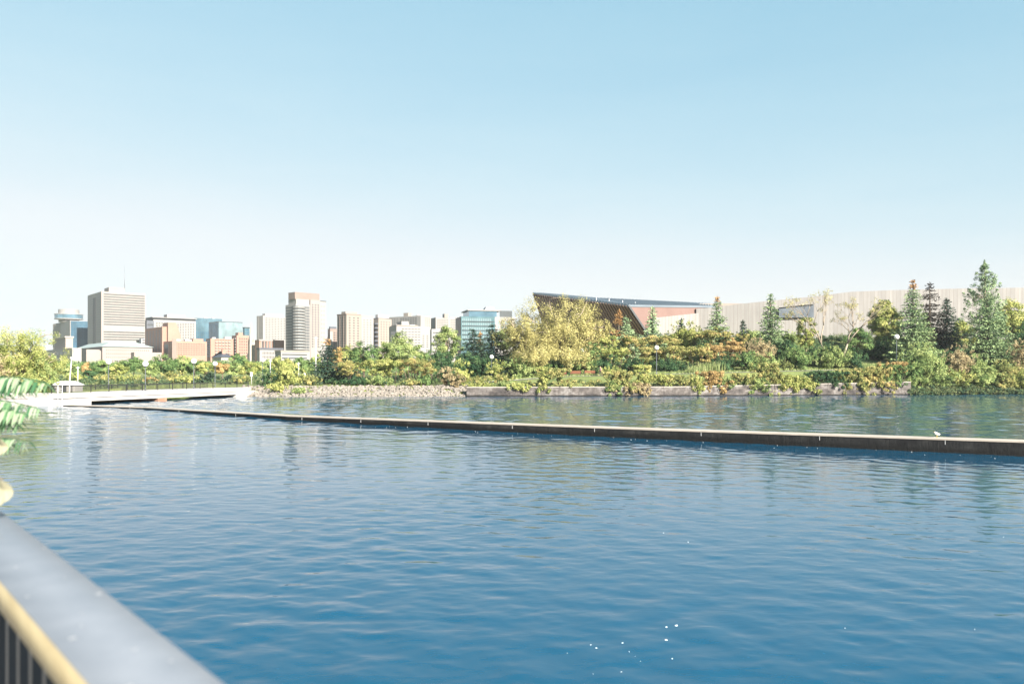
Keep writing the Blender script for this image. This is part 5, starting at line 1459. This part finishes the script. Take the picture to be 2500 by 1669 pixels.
for q in range(46):
    s_ = rng.uniform(.9, 3.6); p, d, hh = wpos(s_); n = Vector((d.y, -d.x, 0)); n = n if n.y < 0 else -n
    p = p + n*(.25 + abs(rng.normal())*1.0); sz = rng.uniform(.014, .034)
    o = link('foam_fleck', fm[rng.integers(4)], None, (p.x, p.y, .0)); o.scale = (sz, sz, sz*.6); tag(o, 'tiny white foam fleck drifting beside the dark dividing wall', 'foam', 'foam flecks beside the dividing wall')

# ------------------------------------------------------------------ fronds reaching in from the left, close to the camera
st = Vector((-4.15, 5.35, DECK))
fr = thing('ailanthus_shrub', 'shrub with long feathery green leaves reaching in at the left edge', 'shrub', st)
mb = MB(); mb.tube([(0,0,-.1),(.05,.02,.9),(.12,-.02,1.9)], [.045,.035,.015], 7); mb.build('stem', M['bark'], fr)
rng = np.random.default_rng(41)
def frond(a, b_, sag, nleaf, ll, mat='frond_green'):
    a, b_ = Vector(a), Vector(b_); V, ti, F_ = [], [], []
    mbx = MB(); pts = []
    for k in range(13):
        u = k/12; p = a.lerp(b_, u); p.z += sag*(4*u*(1-u)) ; pts.append(p)
    mbx.tube(pts, [.006*(1-.7*k/12) for k in range(13)], 5)
    dirv = (b_-a).normalized(); side = dirv.cross(Vector((0,0,1))).normalized()
    for k in range(nleaf):
        u = .16 + .84*k/(nleaf-1); i = min(int(u*12), 11); p = pts[i].lerp(pts[i+1], u*12-i)
        L = ll*(.65 + .7*math.sin(math.pi*min(1, u*.86+.1)))*rng.uniform(.85, 1.12)
        for sd in (-1, 1):
            out = (side*sd*.75 + dirv*.55 + Vector((0,0,-.75+rng.normal()*.16))).normalized()
            wv = out.cross(Vector((rng.normal()*.3, rng.normal()*.3, 1))).normalized()*L*.092
            q0 = p; q1 = p + out*L*.35 + Vector((0,0,.012)); q2 = p + out*L*.72; q3 = p + out*L + Vector((0,0,-.02))
            base_ = len(V); V += [q0, q1-wv, q1+wv, q2-wv*.72, q2+wv*.72, q3]
            F_ += [(base_, base_+1, base_+2), (base_+1, base_+3, base_+4, base_+2), (base_+3, base_+5, base_+4)]
            tv = min(1, max(0, .5 + rng.normal()*.28)); ti += [tv]*3
    me = bpy.data.meshes.new('frond'); me.from_pydata([tuple(v) for v in V], [], F_); me.materials.append(M[mat])
    at = me.attributes.new('tint', 'FLOAT', 'FACE'); at.data.foreach_set('value', ti)
    o = link('frond', me, fr); mbx.build('rachis', M['frond_green'], o)
def fp(px, py, Y): return P(px, py, Y) - st
for (x0,y0,Y0,x1,y1,Y1,sg_,n_,l_) in (
  (-120, 960, 5.3, 118, 938, 4.7, .075, 17, .155), (-110, 985, 5.2, 96, 942, 4.8, .05, 14, .15), (-140, 955, 5.5, 60, 935, 5.0, .05, 18, .14),
  (-130, 985, 5.0, 98, 998, 4.5, .04, 15, .13), (-120, 1010, 4.9, 72, 1014, 4.5, .045, 13, .15), (-110, 1030, 5.0, 50, 1036, 4.6, .03, 11, .13),
  (-140, 1085, 4.7, 64, 1078, 4.3, .03, 12, .14), (-130, 930, 5.4, 30, 945, 5.1, .04, 10, .15)):
    frond(fp(x0,y0,Y0), fp(x1,y1,Y1), sg_, int(n_*2.0), l_*.7)
def pale_leaf(px, py, Y, w, h):
    c = fp(px, py, Y); V = [(0, .012, 0)] + [(w*.5*math.sin(a)*(1-.25*math.cos(a)), -.012*math.cos(2*a), h*.5*math.cos(a) - (.12*h if abs(a-3.14) < .3 else 0)) for a in np.linspace(0, 6.2832, 17)[:-1]]
    me = bpy.data.meshes.new('dry_leaf'); me.from_pydata([tuple(c + Vector(v)) for v in V], [], [(0, 1+q, 1+(q+1)%16) for q in range(16)]); me.materials.append(M['pale_leaf'])
    at = me.attributes.new('tint', 'FLOAT', 'FACE'); at.data.foreach_set('value', [.6, .4]*8); link('dry_leaf', me, fr)
    mbx = MB(); mbx.tube([c+Vector((0,0,h*.5)), c+Vector((-.15,.1,h*.9)), fp(-120, 1090, 4.6)], [.003,.003,.004], 4); mbx.build('twig', M['bark'], fr)
pale_leaf(6, 1198, 2.6, .055, .075); pale_leaf(4, 1090, 3.6, .045, .06)

# ------------------------------------------------------------------ thin haze volume, added to lighten distant shaded faces
hm = bpy.data.materials.new('haze'); hm.use_nodes = True; hn = hm.node_tree
hn.nodes.remove(hn.nodes['Principled BSDF'])
pv = hn.nodes.new('ShaderNodeVolumePrincipled'); pv.inputs['Color'].default_value = (.93, .96, 1.0, 1); pv.inputs['Density'].default_value = .00012; pv.inputs['Anisotropy'].default_value = .1
hn.links.new(pv.outputs[0], hn.nodes['Material Output'].inputs['Volume'])
mb = MB(); mb.box(-3600, 3600, -3100, 6100, -4.5, 110)
tag(mb.build('haze', hm), kind='stuff')
